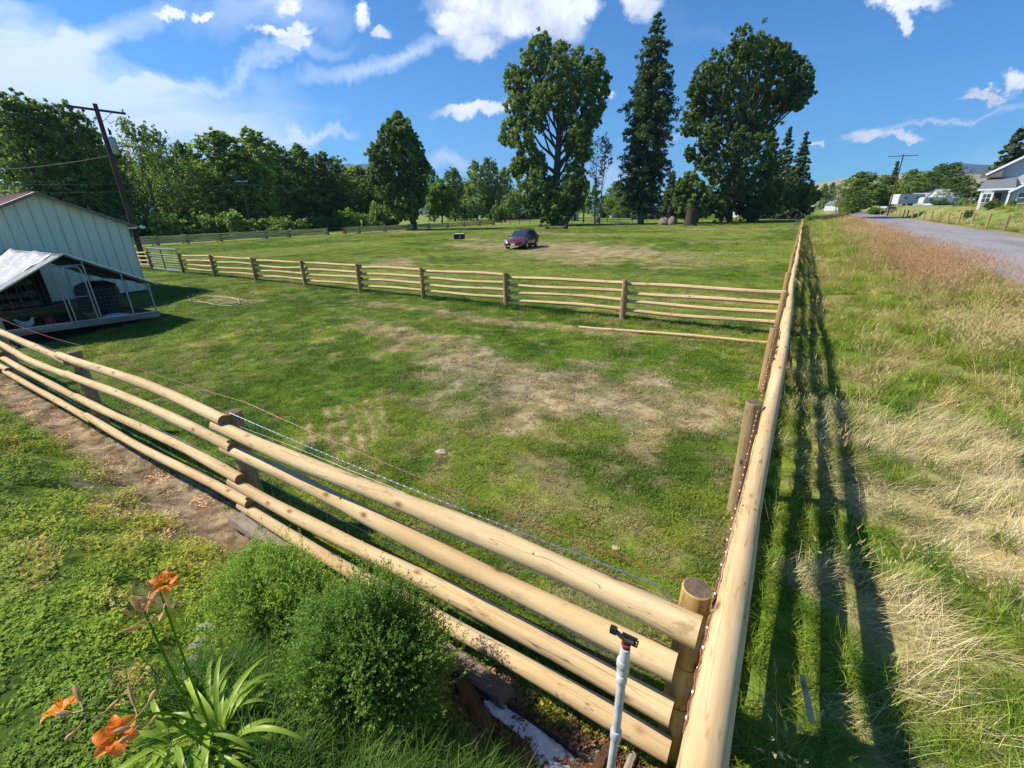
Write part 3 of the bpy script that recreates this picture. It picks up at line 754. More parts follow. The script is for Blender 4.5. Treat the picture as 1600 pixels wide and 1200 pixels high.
# cross fence
cf = thing('pole_fence', 'peeled pole cross fence between lawn paddock and pasture, with four thin rails', 'fence')
CX = [-3.97, -8.0, -11.7, -15.2, -18.9, -22.9, -26.9, -30.5]
CX2 = [-34.6, -37.6, -41.6, -45.6, -49.6]
for i, x in enumerate(CX + CX2):
    post(x, 12.5, -.1, 1.25, .085, 60 + i, 10).build('post', P_, cf)
for j, z in enumerate(ZR):
    xs = [-.12] + CX
    for i in range(len(xs) - 1):
        rail((xs[i + 1] - .06, 12.60 + .03 * (i % 2), z - .01 - .03 * (i % 2)), (xs[i] + .08, 12.60 + .03 * (i % 2), z + .03), .052, .057, 500 + i * 5 + j, 8, 8, bow=.03).build('rail', WF, cf)
    for i in range(len(CX2) - 1):
        rail((CX2[i + 1] - .1, 12.58, z - .02), (CX2[i] + .1, 12.58, z + .02), .05, .052, 600 + i * 5 + j, 8, 8, bow=.03).build('rail', WF, cf)
wire_net(-30, 12.5, -.2, 12.5, .05, 1.05, 7, .6, .0012).build('wire_mesh', MAT['wire_dull'], cf)
# gate in the cross fence
gt = thing('metal_gate', 'grey tube gate standing in the cross fence beside the utility pole', 'gate', (-32.6, 12.5, 0))
mb = MB()
for q in ([(-1.95, 0, .12), (-1.95, 0, 1.35)], [(1.95, 0, .12), (1.95, 0, 1.35)], [(-1.95, 0, 1.35), (1.95, 0, 1.35)], [(-1.95, 0, .12), (1.95, 0, .12)], [(-1.95, 0, 1.0), (1.95, 0, 1.0)]): mb.tube(q, .03, 8)
mb.build('gate_frame', MAT['steel'], gt)
MB().tube([(-.1, 0, .12), (-.1, 0, 1.35)], .028, 8).build('brace', MAT['black_metal'], gt)
mb = MB()
for k in range(12): mb.tube([(-1.9 + k * .33, 0, .14), (-1.9 + k * .33, 0, 1.0)], .005, 4)
for k in range(6): mb.tube([(-1.95, 0, .2 + k * .14), (1.95, 0, .2 + k * .14)], .005, 4)
mb.build('wire_mesh', MAT['wire'], gt)
# far fence, with stacked ends
ft = thing('pole_fence', 'yellow stacked rail fence along the far left side of the pasture', 'fence')
FYs = [on_x(px, py, -67.3)[1] for px, py in ((245, 386), (292, 384), (345, 382), (415, 376), (451, 373), (511, 369))] + [on_x(px, 368, -67.3)[1] for px in (539, 561)]
FYs = sorted(FYs)
FYs = [FYs[0] - 7.5] + FYs
y = FYs[-1]
while y < 97: y += 6.2; FYs.append(y)
for i, y in enumerate(FYs):
    mb = MB()
    for dx, dy in ((-.12, -.3), (.12, .3), (-.12, .3)): mb.tube([(-67.3 + dx, y + dy, -.1), (-67.3 + dx, y + dy, 1.15)], .075, 6)
    for k in range(4): mb.tube([(-67.6, y + .1 * (k % 2), .16 + .25 * k), (-67.0, y + .1 * (k % 2), .16 + .25 * k)], .07, 6)
    mb.build('post', MAT['post_red'], ft)
for i in range(len(FYs) - 1):
    if i == 6: continue
    for j, z in enumerate((.96, .72, .48, .24)):
        rail((-67.2, FYs[i] - .2, z), (-67.2, FYs[i + 1] + .2, z + .03), .11, .11, 700 + i * 5 + j, 6, 5, bow=.03).build('rail', [MAT['peeled_gold'], MAT['peeled_end']], ft)
g2 = thing('metal_gate', 'thin dark gate in the far yellow rail fence', 'gate', (-67.0, (FYs[6] + FYs[7]) / 2, 0), R(90))
hw = (FYs[7] - FYs[6]) / 2 - .25; mb = MB()
for x in (-hw, 0, hw): mb.tube([(x, 0, .1), (x, 0, 1.25)], .03, 6)
for z in (.1, .35, .6, .85, 1.05, 1.25): mb.tube([(-hw, 0, z), (hw, 0, z)], .02, 6)
mb.build('gate_frame', MAT['black_metal'], g2)

# ------------------------------------------------------------------ things lying about
def ground_tube(name, a, b, r0, r1, mats, label, cat, seed=0, n=10):
    A = (a[0], a[1], T(*a[:2]) + r0 * .8); B = (b[0], b[1], T(*b[:2]) + r1 * .8)
    mid = ((A[0] + B[0]) / 2, (A[1] + B[1]) / 2)
    o = rail(A, B, r0, r1, seed, n, 10, bow=.02).build(name, mats); return tag(o, label, cat)
ground_tube('loose_pole', (-4.71, 11.06), (-.17, 11.6), .035, .045, WF, 'single loose peeled pole lying on the grass before the cross fence', 'pole', 21)
hp = []
for k in range(90):
    t = k / 90 * 6.28 * 2.6; rr_ = 1.0 + .20 * math.sin(t * 1.7 + .6) + .10 * math.sin(t * 3.3) + .02 * k / 9
    x = -18.9 + 1.5 * math.cos(t) * rr_; y = 8.6 + .42 * math.sin(t) * rr_; hp.append((x, y, T(x, y) + .03 + .01 * (k % 3)))
tag(MB().tube(hp, .016, 6).build('garden_hose', MAT['hose']), 'tan garden hose coiled on the lawn right of the barn shadow', 'hose')
p = on_ground(690, 707)
tag(MB().ball((p[0], p[1], p[2] + .005), (.10, .08, .035), 10, 6, 0, .12, 3).build('dirt_clod', simple('dry_clod', (.42, .33, .22), .95, .25, 30)), 'flat pale dirt clod on the grass in the paddock middle', 'clod')
p = on_ground(962, 857)
tag(MB().ball((p[0], p[1], p[2] + .005), (.05, .04, .02), 8, 6, 0, .15, 4).build('dirt_clod', bpy.data.materials['dry_clod']), 'tiny pale clod near the corner post, inside the paddock', 'clod')
# white board in the verge
a = on_ground(1245, 1080); b = on_ground(1262, 1148)
tag(MB().beam((a[0], a[1], a[2] + .16), (b[0], b[1], b[2] + .12), .035, .012).build('board', MAT['peeled_far']), 'pale broken board lying in the grass between the rail shadows', 'board')
# timbers by the front fence
def timber(name, a, b, w, h, mat, label, seed, end=None):
    rr = random.Random(seed); A = Vector(a); B = Vector(b); d = (B - A).normalized(); x = d.cross(Vector((0, 0, 1))).normalized(); z = x.cross(d)
    mb = MB(); n = 14; segs = 16; vs = []
    L = (B - A).length
    for i in range(segs + 1):
        t = i / segs; c = A.lerp(B, t)
        for k in range(n):
            an = 2 * math.pi * k / n; ca, sa = math.cos(an), math.sin(an)
            pw = .55
            px = math.copysign(abs(ca) ** pw, ca) * w / 2 * (1 + rr.uniform(-.10, .10)); pz = math.copysign(abs(sa) ** pw, sa) * h / 2 * (1 + rr.uniform(-.14, .12))
            e = (rr.uniform(-.5, .5) * .12 if i in (0, segs) else 0)
            vs.append(c + x * px + z * pz + d * e)
    fs = []; uv = []
    for i in range(segs):
        for k in range(n):
            k2 = (k + 1) % n; fs.append((i * n + k, i * n + k2, (i + 1) * n + k2, (i + 1) * n + k))
            uv.append([(L * i / segs, k * .03), (L * i / segs, k * .03 + .03), (L * (i + 1) / segs, k * .03 + .03), (L * (i + 1) / segs, k * .03)])
    mb.add(vs, fs, 0, uv)
    mb.add(vs[:n], [tuple(range(n))[::-1]], 0, [[(0.01 * k, 0.02 * k) for k in range(n)]]); mb.add(vs[-n:], [tuple(range(n))], 0, [[(0.01 * k, .02 * k) for k in range(n)]])
    return tag(mb.build(name, mat, angle=25), label, 'timber')
def g3(px, py, dz):
    p = on_ground(px, py); return (p[0], p[1], p[2] + dz)
timber('landscape_timber', g3(372, 822, .10), g3(462, 880, .10), .17, .14, MAT['grey_wood'], 'grey weathered timber lying left of the shrubs against the bottom rail', 1)
timber('rotten_log', g3(655, 1000, .06), g3(795, 1105, .07), .15, .13, MAT['log_bark'], 'split grey log lying along the bottom rail right of the big shrub', 2)
timber('rotten_log', g3(650, 1020, .10), g3(700, 1085, .05), .13, .12, MAT['rotten'], 'dark decayed log stump end under the right side of the big shrub', 6)
timber('rotten_log', g3(722, 1075, .06), g3(765, 1160, .05), .11, .09, MAT['rotten'], 'short crumbling brown log pointing at the camera beside the white sheet', 3)
timber('rotten_log', g3(952, 1178, .05), g3(915, 1240, .05), .07, .08, MAT['rotten'], 'brown broken log end at the foot of the white sprinkler riser', 4)
timber('rotten_log', g3(988, 1188, .04), g3(965, 1250, .04), .05, .06, MAT['grey_wood'], 'grey splintered log end right of the sprinkler foot', 5)
# black edging strip along the mulch
A = at(880, 1075, .22); B = at(1010, 1165, .26)
tag(MB().beam((-1.15, 1.70, T(-1.15, 1.70) + .03), (-.16, 1.68, T(-.16, 1.68) + .03), .02, .09).build('edging_board', MAT['black']), 'black edging strip under the bottom rail beside the mulch', 'edging')
# white sheet poking out of mulch
sp = [(760, 1100, 16), (775, 1118, 26), (800, 1130, 34), (830, 1148, 40), (850, 1170, 46), (870, 1200, 60), (885, 1240, 70)]
vs = []; 
for i, (px, py, wpx) in enumerate(sp):
    for k in range(5):
        s_ = (k / 4 - .5) * wpx; c = on_ground(px + s_ * .9 + rng.normal(0, 1.5), py - s_ * .45 + rng.normal(0, 2)); vs.append((c[0], c[1], c[2] + .045 + .012 * math.sin(k * 1.7 + i) + (.012 if k in (1, 2, 3) else -.01)))
fs = [(i * 5 + k, i * 5 + k + 1, (i + 1) * 5 + k + 1, (i + 1) * 5 + k) for i in range(len(sp) - 1) for k in range(4)]
o = tag(MB().add(vs, fs).build('plastic_sheet', MAT['plastic']), 'torn white sheet showing through the brown mulch', 'sheet')
sol = o.modifiers.new('t', 'SOLIDIFY'); sol.thickness = .008; sb = o.modifiers.new('s', 'SUBSURF'); sb.levels = sb.render_levels = 2
sp = [(885, 1150, 26), (905, 1175, 60), (920, 1205, 60), (930, 1240, 60)]
vs = []
for i, (px, py, wpx) in enumerate(sp):
    for k in range(5):
        s_ = (k / 4 - .5) * wpx; c = on_ground(px + s_ * .9, py - s_ * .45); vs.append((c[0], c[1], c[2] + .022 + .008 * math.sin(k * 1.7 + i)))
fs = [(i * 5 + k, i * 5 + k + 1, (i + 1) * 5 + k + 1, (i + 1) * 5 + k) for i in range(len(sp) - 1) for k in range(4)]
o = tag(MB().add(vs, fs).build('weed_fabric', simple('grey_fabric', (.10, .10, .115), .8, .3, 25)), 'dark grey weed fabric beside the torn white sheet', 'fabric')
sol = o.modifiers.new('t', 'SOLIDIFY'); sol.thickness = .004
# stone edging by the lawn
for k, (px, py) in enumerate(((392, 862), (378, 885), (365, 905), (352, 925), (343, 948), (318, 985), (308, 1012), (300, 1040), (292, 1066))):
    c = on_ground(px, py)
    o = MB().ball((0, 0, 0), (.075, .055, .03), 10, 6, 0, .12, k).build('edging_stone', MAT['stone'], loc=(c[0], c[1], c[2] + .012)); o.rotation_euler = (0, 0, .5 + k * .7)
    tag(o, ['grey edging stone nearest the weathered timber', 'second edging stone below the weathered timber', 'third edging stone below the weathered timber', 'fourth edging stone beside the left shrub', 'fifth edging stone beside the left shrub', 'edging stone left of the left shrub, middle of the row',
            'edging stone above the lily leaves, third from the near end', 'edging stone above the lily leaves, second from the near end', 'edging stone nearest the lily leaves'][k], 'stone', 'stones edging the lawn')

# sprinkler riser
sx, sy = -.355, 1.50; sz = T(sx, sy)
sp_ = thing('sprinkler_riser', 'white plastic riser pipe with black sprinkler head before the front rails', 'sprinkler', (sx, sy, sz))
ht = 1.05 - sz
MB().tube([(-.012, 0, -.1), (-.008, 0, ht * .25), (.0, 0, ht * .5), (.004, 0, ht * .93)], [.0225, .022, .0215, .021], 16).build('pipe', MAT['pipe_white'], sp_)
for z, rr_, hh in ((ht * .56, .029, .07), (ht * .89, .027, .05), (ht * .97, .031, .05)):
    MB().tube([(.002, 0, z - hh / 2), (.002, 0, z - hh * .3), (.002, 0, z + hh * .3), (.002, 0, z + hh / 2)], [rr_ * .9, rr_, rr_, rr_ * .88], 16).build('coupling', MAT['pipe_white'], sp_)
MB().tube([(.004, 0, ht * .93), (.006, 0, ht * 1.05)], [.03, .022], 12).build('coupling', MAT['pipe_white'], sp_)
h0 = ht * 1.05
hd = MB(); hd.tube([(.006, 0, h0), (.006, 0, h0 + .05)], .016, 12); hd.tube([(.006, 0, h0 + .045), (.05, -.02, h0 + .075)], [.014, .009], 10)
hd.tube([(.006, 0, h0 + .045), (-.05, .01, h0 + .06)], [.011, .011], 8); hd.box((-.06, .01, h0 + .062), (.03, .022, .035)); hd.box((.02, 0, h0 + .078), (.07, .012, .012))
hd.tube([(.02, .02, h0 + .01), (.05, .02, h0 + .01), (.055, .02, h0 + .05)], .004, 6)
hd.build('sprinkler_head', MAT['black'], sp_)
MB().tube([(.006, 0, h0 + .02), (.006, 0, h0 + .03)], .022, 12).build('collar', MAT['red'], sp_)

# ------------------------------------------------------------------ shrubs near the camera
def unit(v): return v / (np.linalg.norm(v, axis=-1, keepdims=True) + 1e-9)
def shrub(name, label, c, rx, ry, rz, nsprig, seed, nl=13):
    r = np.random.default_rng(seed)
    root = thing(name, label, 'shrub', c)
    th = r.random(nsprig) * 2 * np.pi; cz = r.uniform(-.45, 1, nsprig); sn = np.sqrt(1 - cz ** 2)
    d = np.stack([sn * np.cos(th), sn * np.sin(th), cz], 1)
    lump = 1 + .46 * (fbm(d[:, 0] * 2.2 + 3 * d[:, 2] + 7, d[:, 1] * 2.2 + d[:, 2], seed, 3) - .5) * 2 + .22 * (fbm(d[:, 0] * 9 + d[:, 2] * 5, d[:, 1] * 9, seed + 1, 2) - .5) * 2
    rad = (.62 + .40 * r.random(nsprig) ** .5 + .28 * (r.random(nsprig) > .96)) * lump
    p = d * rad[:, None] * np.array([rx, ry, rz]) + np.array([0, 0, rz * .75])
    g = unit(d * .8 + np.array([0, 0, .55]) + r.normal(0, .35, (nsprig, 3)))
    Q = []; S = []
    sl = .045 + .075 * r.random(nsprig)
    base_s = np.clip(.35 + .45 * (fbm(p[:, 0] * 6 + seed, p[:, 1] * 6 + p[:, 2] * 5, seed + 3, 3) - .4) * 2, .05, .95)
    for k in range(nl):
        t = (k + .5) / nl; c0 = p + g * (sl * t)[:, None]
        a = unit(np.cross(g, r.normal(0, 1, (nsprig, 3)))); l = unit(a * .9 + g * (.35 + .5 * t) + r.normal(0, .15, (nsprig, 3)))
        w_ = unit(np.cross(l, r.normal(0, 1, (nsprig, 3)))); L = (.016 * (.7 + .6 * r.random(nsprig)))[:, None]; W = L * .26
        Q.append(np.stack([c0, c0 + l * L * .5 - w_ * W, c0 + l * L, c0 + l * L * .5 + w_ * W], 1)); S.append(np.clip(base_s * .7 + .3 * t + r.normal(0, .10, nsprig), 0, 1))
    Q = np.concatenate(Q); S = np.concatenate(S)
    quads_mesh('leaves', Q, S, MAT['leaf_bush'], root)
    mb = MB()
    for k in range(60):
        dd = unit(r.normal(0, 1, 3) * np.array([1, 1, .6]) + np.array([0, 0, .7])); e = dd * np.array([rx, ry, rz]) * .85 + np.array([0, 0, rz * .6])
        mb.tube([(e[0] * .06, e[1] * .06, -.1), tuple(e * .45), tuple(e)], [.008, .005, .002], 4, cap=False)
    mb.build('stems', MAT['bark'], root)
    return root
def zpt(px, py, z): p = at(px, py, z); return p[0], p[1]
bx, by = zpt(570, 1010, .50)
shrub('shrub', 'big rounded dense green shrub, right one of the pair before the front fence', (bx, by, T(bx, by) + .02), .45, .40, .45, 9500, 5)
bx2, by2 = zpt(425, 925, .38)
shrub('shrub', 'smaller darker green shrub, left one of the pair before the front fence', (bx2, by2, T(bx2, by2) - .02), .44, .34, .40, 7500, 6)
# long grass round the shrubs
x = np.concatenate([rng.normal(-2.2, .30, 90), rng.uniform(-2.6, -1.0, 200), rng.uniform(-2.2, -.9, 60)]); y = np.concatenate([rng.normal(.75, .2, 90), rng.uniform(.35, .95, 200), rng.uniform(1.0, 1.3, 60)])
k = np.hypot((x - bx) / .42, (y - by) / .36) > 1; x, y = x[k], y[k]
scatter('shrub_foot_grass', 'longer rough grass growing round the foot of the shrubs', tallg, np.stack([x, y, tz(x, y)], 1), rotz(len(x), .3), np.stack([np.full(len(x), .8), np.full(len(x), .8), rng.uniform(.3, .75, len(x))], 1), C(.085, .17, .025) * (.7 + .7 * rng.random((len(x), 1))), 4)

# ------------------------------------------------------------------ daylily
lc = np.array([*at(300, 1125, .75), .0]); lc[2] = T(lc[0], lc[1])
lily = thing('daylily', 'orange daylily clump with strap leaves, buds and open flowers by the lawn', 'flower plant', tuple(lc))
def strap(mb, a, az, L, w, arch, twist=0, n=10):
    P = []; p = Vector(a); ang = .35 + .55 * random.random(); d = Vector((math.cos(az), math.sin(az), 0)); s_ = Vector((-math.sin(az), math.cos(az), 0))
    vs = []
    for i in range(n + 1):
        t = i / n; wd = w * (.55 + .9 * t * (1 - t) * 2.2) * (1 - t ** 4 * .95)
        up = Vector((0, 0, 1)); nrm = (d * -math.cos(ang) + up * math.sin(ang))
        vs += [p - s_ * wd / 2 + nrm * wd * .22, p + Vector((0, 0, 0)), p + s_ * wd / 2 + nrm * wd * .22]
        p = p + (d * math.sin(ang) + up * math.cos(ang)) * (L / n); ang += arch / n * (1 + .5 * t)
    fs = []
    for i in range(n):
        for k in (0, 1): fs.append((i * 3 + k, i * 3 + k + 1, i * 3 + k + 4, i * 3 + k + 3))
    mb.add(vs, fs)
def shade_attr(o, seed=0, lo=.2, hi=.9):
    r = np.random.default_rng(seed); me = o.data
    at_ = me.attributes.new('shade', 'FLOAT', 'POINT'); v = r.uniform(lo, hi, len(me.vertices)); at_.data.foreach_set('value', v.astype(np.float32))
    return o
rl = random.Random(4)
for k in range(72):
    mb = MB(); az = rl.uniform(0, 6.283); L = rl.uniform(.34, .58); off = Vector((rl.uniform(-.12, .12), rl.uniform(-.10, .10), 0))
    random.seed(k); strap(mb, off, az, L, rl.uniform(.022, .034), rl.uniform(1.6, 2.7))
    shade_attr(mb.build('leaf', MAT['leaf_lily'], lily, angle=80), k, *((.35, .6) if k % 3 else (.7, .95)))
def flower(parent, c, axis, size, seed):
    r = random.Random(seed); ax = Vector(axis).normalized(); u = ax.orthogonal().normalized(); w = ax.cross(u)
    mp = MB(); mt = MB()
    for k in range(6):
        an = k * math.pi / 3 + .1 * r.random(); rd = u * math.cos(an) + w * math.sin(an); sd = ax.cross(rd)
        wd = size * (.40 if k % 2 else .28); L = size * .62; vs = []; p = Vector(c) - ax * size * .12; ang = .35
        for i in range(9):
            t = i / 8; ww = wd * (math.sin(math.pi * min(1, t * .93 + .07)) ** .8) * .5 + .002; cup = ww * .35
            vs += [p - sd * ww + ax * cup, p - sd * ww * .5 + ax * cup * .2, p, p + sd * ww * .5 + ax * cup * .2, p + sd * ww + ax * cup]
            p = p + (rd * math.sin(ang) + ax * math.cos(ang)) * (L / 8); ang += .26 + .03 * r.uniform(-1, 1)
        for i in range(8):
            f4 = [(i * 5 + j, i * 5 + j + 1, i * 5 + j + 6, i * 5 + j + 5) for j in range(4)]
            (mt if i < 3 else mp).add(vs, f4)
    for k in range(6):
        an = k * 1.05 + .5; rd = u * math.cos(an) + w * math.sin(an)
        mt.tube([Vector(c), Vector(c) + ax * size * .2 + rd * size * .06, Vector(c) + ax * size * .38 + rd * size * .12], [.0012, .001, .002], 4)
    f = shade_attr(mp.build('flower', MAT['petal'], parent), seed); f['label'] = 'open orange flower with six recurved petals'
    shade_attr(mt.build('throat', MAT['throat'], f), seed + 1); return f
def bud(mb, c, d, L, r):
    d = Vector(d).normalized(); c = Vector(c)
    mb.tube([c, c + d * L * .15, c + d * L * .5, c + d * L * .8, c + d * L], [r * .4, r * .7, r, r * .85, r * .25], 8)
def loc_px(px, py, dpt):
    r = ray(px, py) / F; p = r * dpt + np.array([0, 0, H]); return Vector(p - lc)
heads = [((225, 955), 1.78, 9), ((250, 925), 1.75, 6), ((215, 1120), 1.47, 5), ((130, 1110), 1.52, 4)]
for hi_, ((px, py), dp, nb) in enumerate(heads):
    tip = loc_px(px, py, dp); b0 = Vector((.05 * math.cos(hi_), .05 * math.sin(hi_), 0)); mid = b0.lerp(tip, .5) + Vector((.0, .0, .10))
    MB().tube([b0, b0.lerp(mid, .5) + Vector((0, 0, .05)), mid, mid.lerp(tip, .5) + Vector((0, 0, .015)), tip], [.006, .0055, .005, .0045, .004], 8).build('stem', MAT['leaf_lily'], lily)
    mb = MB()
    for k in range(nb):
        an = k * 2.4 + hi_; d = Vector((math.cos(an), math.sin(an), rl.uniform(-.1, 1.3))); b1 = tip + Vector((0, 0, -.03 * (k % 3)))
        e = b1 + d.normalized() * rl.uniform(.025, .05); mb.tube([b1, e], .0025, 5); bud(mb, e, d + Vector((0, 0, .4)), rl.uniform(.035, .075), rl.uniform(.006, .009))
    shade_attr(mb.build('bud_cluster', MAT['bud'], lily), hi_)
toc = lambda p: (Vector((0, 0, H)) - (p + Vector(lc))).normalized()
for k, ((px, py), dp, sz_, ax) in enumerate([((182, 1150), 1.48, .132, (.25, -.1, .45)), ((97, 1110), 1.55, .120, (-.8, .1, .35)), ((257, 912), 1.72, .105, (.25, .3, .9))]):
    c = loc_px(px, py, dp); flower(lily, c, toc(c) * .6 + Vector(ax), sz_, k)
    MB().tube([c - Vector((0, 0, 0)), c.lerp(loc_px(*heads[(2, 3, 1)[k]][0], heads[(2, 3, 1)[k]][1]), 1.0)], [.004, .003], 6).build('stem', MAT['leaf_lily'], lily)

# ------------------------------------------------------------------ barn
m, nt, out = new_mat('pale_green_siding'); v = coord(nt)
n1 = noise(nt, mapping(nt, v, (1, 1, .25)), 3.0, 5, .6); n2 = noise(nt, v, 22, 3)
c = mixc(nt, (.74, .73, .54), (.84, .83, .63), n1); c = mixc(nt, c, (.33, .33, .25), ramp(nt, n2, [(.60, 0.0), (.8, .45)]))
st_ = noise(nt, mapping(nt, v, (1, 6, .35)), 1.5, 5, .65); c = mixc(nt, c, (.42, .42, .33), ramp(nt, st_, [(.55, 0.0), (.72, .5)]))
principled(nt, out, c, .55, n2, .1, .005, .4); MAT['siding'] = m
MAT['barn_roof'] = simple('faded_red_roof', (.42, .26, .21), .55, .12, 3, .1, .1)
barn = thing('barn', 'pale green metal sided barn with faded red roof behind the chicken pen', 'barn', (-24.1, 5.79, 0))
y0, y1, ze, zp, xl = -2.69, 2.52, 2.80, 3.97, -10.0
mb = MB(); b = .12
mb.add([(0, y0, b), (0, y1, b), (0, y1, ze), (0, 0, zp), (0, y0, ze), (xl, y0, b), (xl, y1, b), (xl, y1, ze), (xl, 0, zp), (xl, y0, ze)],
       [(0, 1, 2, 3, 4), (9, 8, 7, 6, 5), (1, 6, 7, 2), (5, 0, 4, 9), (0, 5, 6, 1)])
mb.build('wall', MAT['siding'], barn, smooth=False)
mb = MB()
nb = 15
for k in range(nb + 1):
    yy = y0 + (y1 - y0) * k / nb; zt = zp - (zp - ze) * (abs(yy) / (2.52 if yy > 0 else 2.69))
    mb.box((.012, min(max(yy, y0 + .02), y1 - .02), (b + zt) / 2), (.02, .024, zt - b - .05))
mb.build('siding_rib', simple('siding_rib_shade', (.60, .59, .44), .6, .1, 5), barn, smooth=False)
mb = MB()
for s_, ye in ((-1, y0 - .35), (1, y1 + .32)):
    zE = zp - (zp - ze) * abs(ye) / 2.6
    a = [(.25, 0, zp + .05), (xl - .2, 0, zp + .05), (xl - .2, ye, zE + .05), (.25, ye, zE + .05)]
    lo = [(p[0], p[1], p[2] - .06) for p in a]
    mb.add(a + lo, [(0, 1, 2, 3), (7, 6, 5, 4), (0, 3, 7, 4), (3, 2, 6, 7), (2, 1, 5, 6)])
rf_ = mb.build('roof', MAT['barn_roof'], barn, smooth=False)
mb = MB(); k = 0
for s_, ye in ((-1, y0 - .36), (1, y1 + .33)):
    zE = zp - (zp - ze) * abs(ye) / 2.6
    for i in range(14):
        x = -.1 - i * .7; mb.beam((x, 0, zp + .07), (x, ye, zE + .07), .04, .03)
mb.build('roof_rib', MAT['barn_roof'], rf_, smooth=False)
mb = MB()
for ye in (y0 - .36, y1 + .33):
    zE = zp - (zp - ze) * abs(ye) / 2.6; mb.beam((.27, 0, zp), (.27, ye, zE), .03, .09)
mb.build('trim', simple('dark_trim', (.22, .18, .15), .6), barn, smooth=False)
mb = MB(); mb.beam((.3, y1 + .42, 2.70), (-9.8, y1 + .42, 2.70), .14, .10); mb.build('gutter', MAT['white'], barn, smooth=False)
MB().tube([(.12, y1 + .34, 2.68), (.12, y1 + .14, 2.5), (.08, y1 + .10, 2.2)], .05, 8).build('downpipe', MAT['black_metal'], barn)
MB().box((-5, (y0 + y1) / 2, .05), (9.8, y1 - y0 - .1, .14)).build('foundation', simple('dark_footing', (.08, .07, .06), .9), barn, smooth=False)

# ------------------------------------------------------------------ chicken pen
pen = thing('chicken_pen', 'low wire chicken pen with a silver tarp roof in front of the barn', 'chicken pen', (0, 0, 0))
A0 = Vector((-17.56, 6.1, 0)); A1 = Vector((-18.33, 2.78, 0)); AX = (A1 - A0); back = Vector((-4.9, -.05, 0))
def gp(t, z, bk=0): p = A0 + AX * t + back * bk; return (p.x, p.y, z)
def rz_(t): return 1.12 + (2.10 - 1.12) * (1 - abs(t - .5) * 2)
mb = MB()
for t in (0, .5, 1): mb.tube([gp(t, 0, 1), gp(t, rz_(t), 1)], .022, 8)
for t in (0, .17, .40, .595, 1): mb.tube([gp(t, 0), gp(t, rz_(t))], .024, 8)
for bk in (0, .5, 1): mb.tube([gp(0, 1.12, bk), gp(.5, 2.10, bk), gp(1, 1.12, bk)], .022, 8)
for t in (0, .5, 1): mb.tube([gp(t, rz_(t), 0), gp(t, rz_(t), 1)], .022, 8)
mb.tube([gp(.40, 1.80), gp(.595, 1.80)], .022, 8)
mb.build('frame', MAT['steel'], pen)
door = MB(); q = [gp(.425, .10), gp(.425, 1.62), gp(.435, 1.72), gp(.455, 1.77), gp(.54, 1.77), gp(.56, 1.72), gp(.57, 1.62), gp(.57, .10), gp(.425, .10)]
q = [(x + .03, y, z) for x, y, z in q]; door.tube(q, .022, 8); door.tube([q[0], q[0]] and [(q[0][0], q[0][1], .9), (q[6][0], q[6][1], .9)], .016, 6)
d_ = door.build('door', MAT['steel'], pen)
mb = MB()
for k in range(14): t = .43 + .14 * k / 14; mb.tube([(gp(t, .1)[0] + .03, gp(t, .1)[1], .1), (gp(t, .1)[0] + .03, gp(t, .1)[1], 1.75)], .003, 3)
for k in range(20): z = .15 + k * .08; mb.tube([(gp(.43, z)[0] + .03, gp(.43, z)[1], z), (gp(.565, z)[0] + .03, gp(.565, z)[1], z)], .003, 3)
mb.build('wire_mesh', MAT['wire_dull'], d_)
mb = MB()
for k in range(34):
    t = k / 33
    if .41 < t < .59: continue
    mb.tube([gp(t, .1), gp(t, rz_(t) - .02)], .0022, 3)
for k in range(9):
    z = .12 + k * .115; mb.tube([gp(0, z), gp(.4, z)], .0022, 3); mb.tube([gp(.6, z), gp(1, z)], .0022, 3)
for k in range(26): t = k / 25; mb.tube([gp(0, .1, t), gp(0, 1.1, t)], .0022, 3); mb.tube([gp(1, .1, t), gp(1, 1.1, t)], .0022, 3)
mb.build('wire_netting', MAT['wire_dull'], pen)
mb = MB(); mb.beam(gp(-.02, .09), gp(1.05, .09), .05, .17); mb.beam(gp(0, .09, 0), gp(0, .09, 1), .05, .17); mb.beam(gp(1, .09, 0), gp(1, .09, 1), .05, .17); mb.beam(gp(0, .09, 1), gp(1, .09, 1), .05, .17)
mb.build('base_board', MAT['grey_wood'], pen, smooth=False)
mb = MB(); mb.beam(gp(-.03, .19), gp(1.05, .19), .03, .02); mb.build('base_rail', MAT['white'], pen, smooth=False)
# back boards, roost and lattice inside
mb = MB()
for k in range(4): mb.beam(gp(.45, .3 + k * .38, .97), gp(1.0, .3 + k * .24, .97), .03, .16)
for k in range(7): t = .5 + k * .08; mb.beam(gp(t, .2, .96), gp(t, rz_(t) - .1, .96), .05, .03)
for k in range(5): mb.beam(gp(.62 + .07 * k, 1.2, .9), gp(.70 + .07 * k, 1.62 - k * .06, .9), .03, .02); mb.beam(gp(.70 + .07 * k, 1.2, .9), gp(.62 + .07 * k, 1.62 - k * .06, .9), .03, .02)
mb.build('back_boards', MAT['grey_wood'], pen, smooth=False)
mb = MB()
q_ = [gp(.36, .15, .985), gp(1.0, .15, .985), gp(1.0, 1.08, .985), gp(.5, 2.06, .985), gp(.36, 1.80, .985)]
mb.add(q_ + [(x - .02, y, z) for x, y, z in q_], [(0, 1, 2, 3, 4), (9, 8, 7, 6, 5)]); mb.add([gp(1.0, .15, .0), gp(1.0, 1.08, .0), gp(1.0, 1.08, .98), gp(1.0, .15, .98)] + [(x, y + .02, z) for x, y, z in (gp(1.0, .15, .0), gp(1.0, 1.08, .0), gp(1.0, 1.08, .98), gp(1.0, .15, .98))], [(0, 1, 2, 3), (7, 6, 5, 4)])
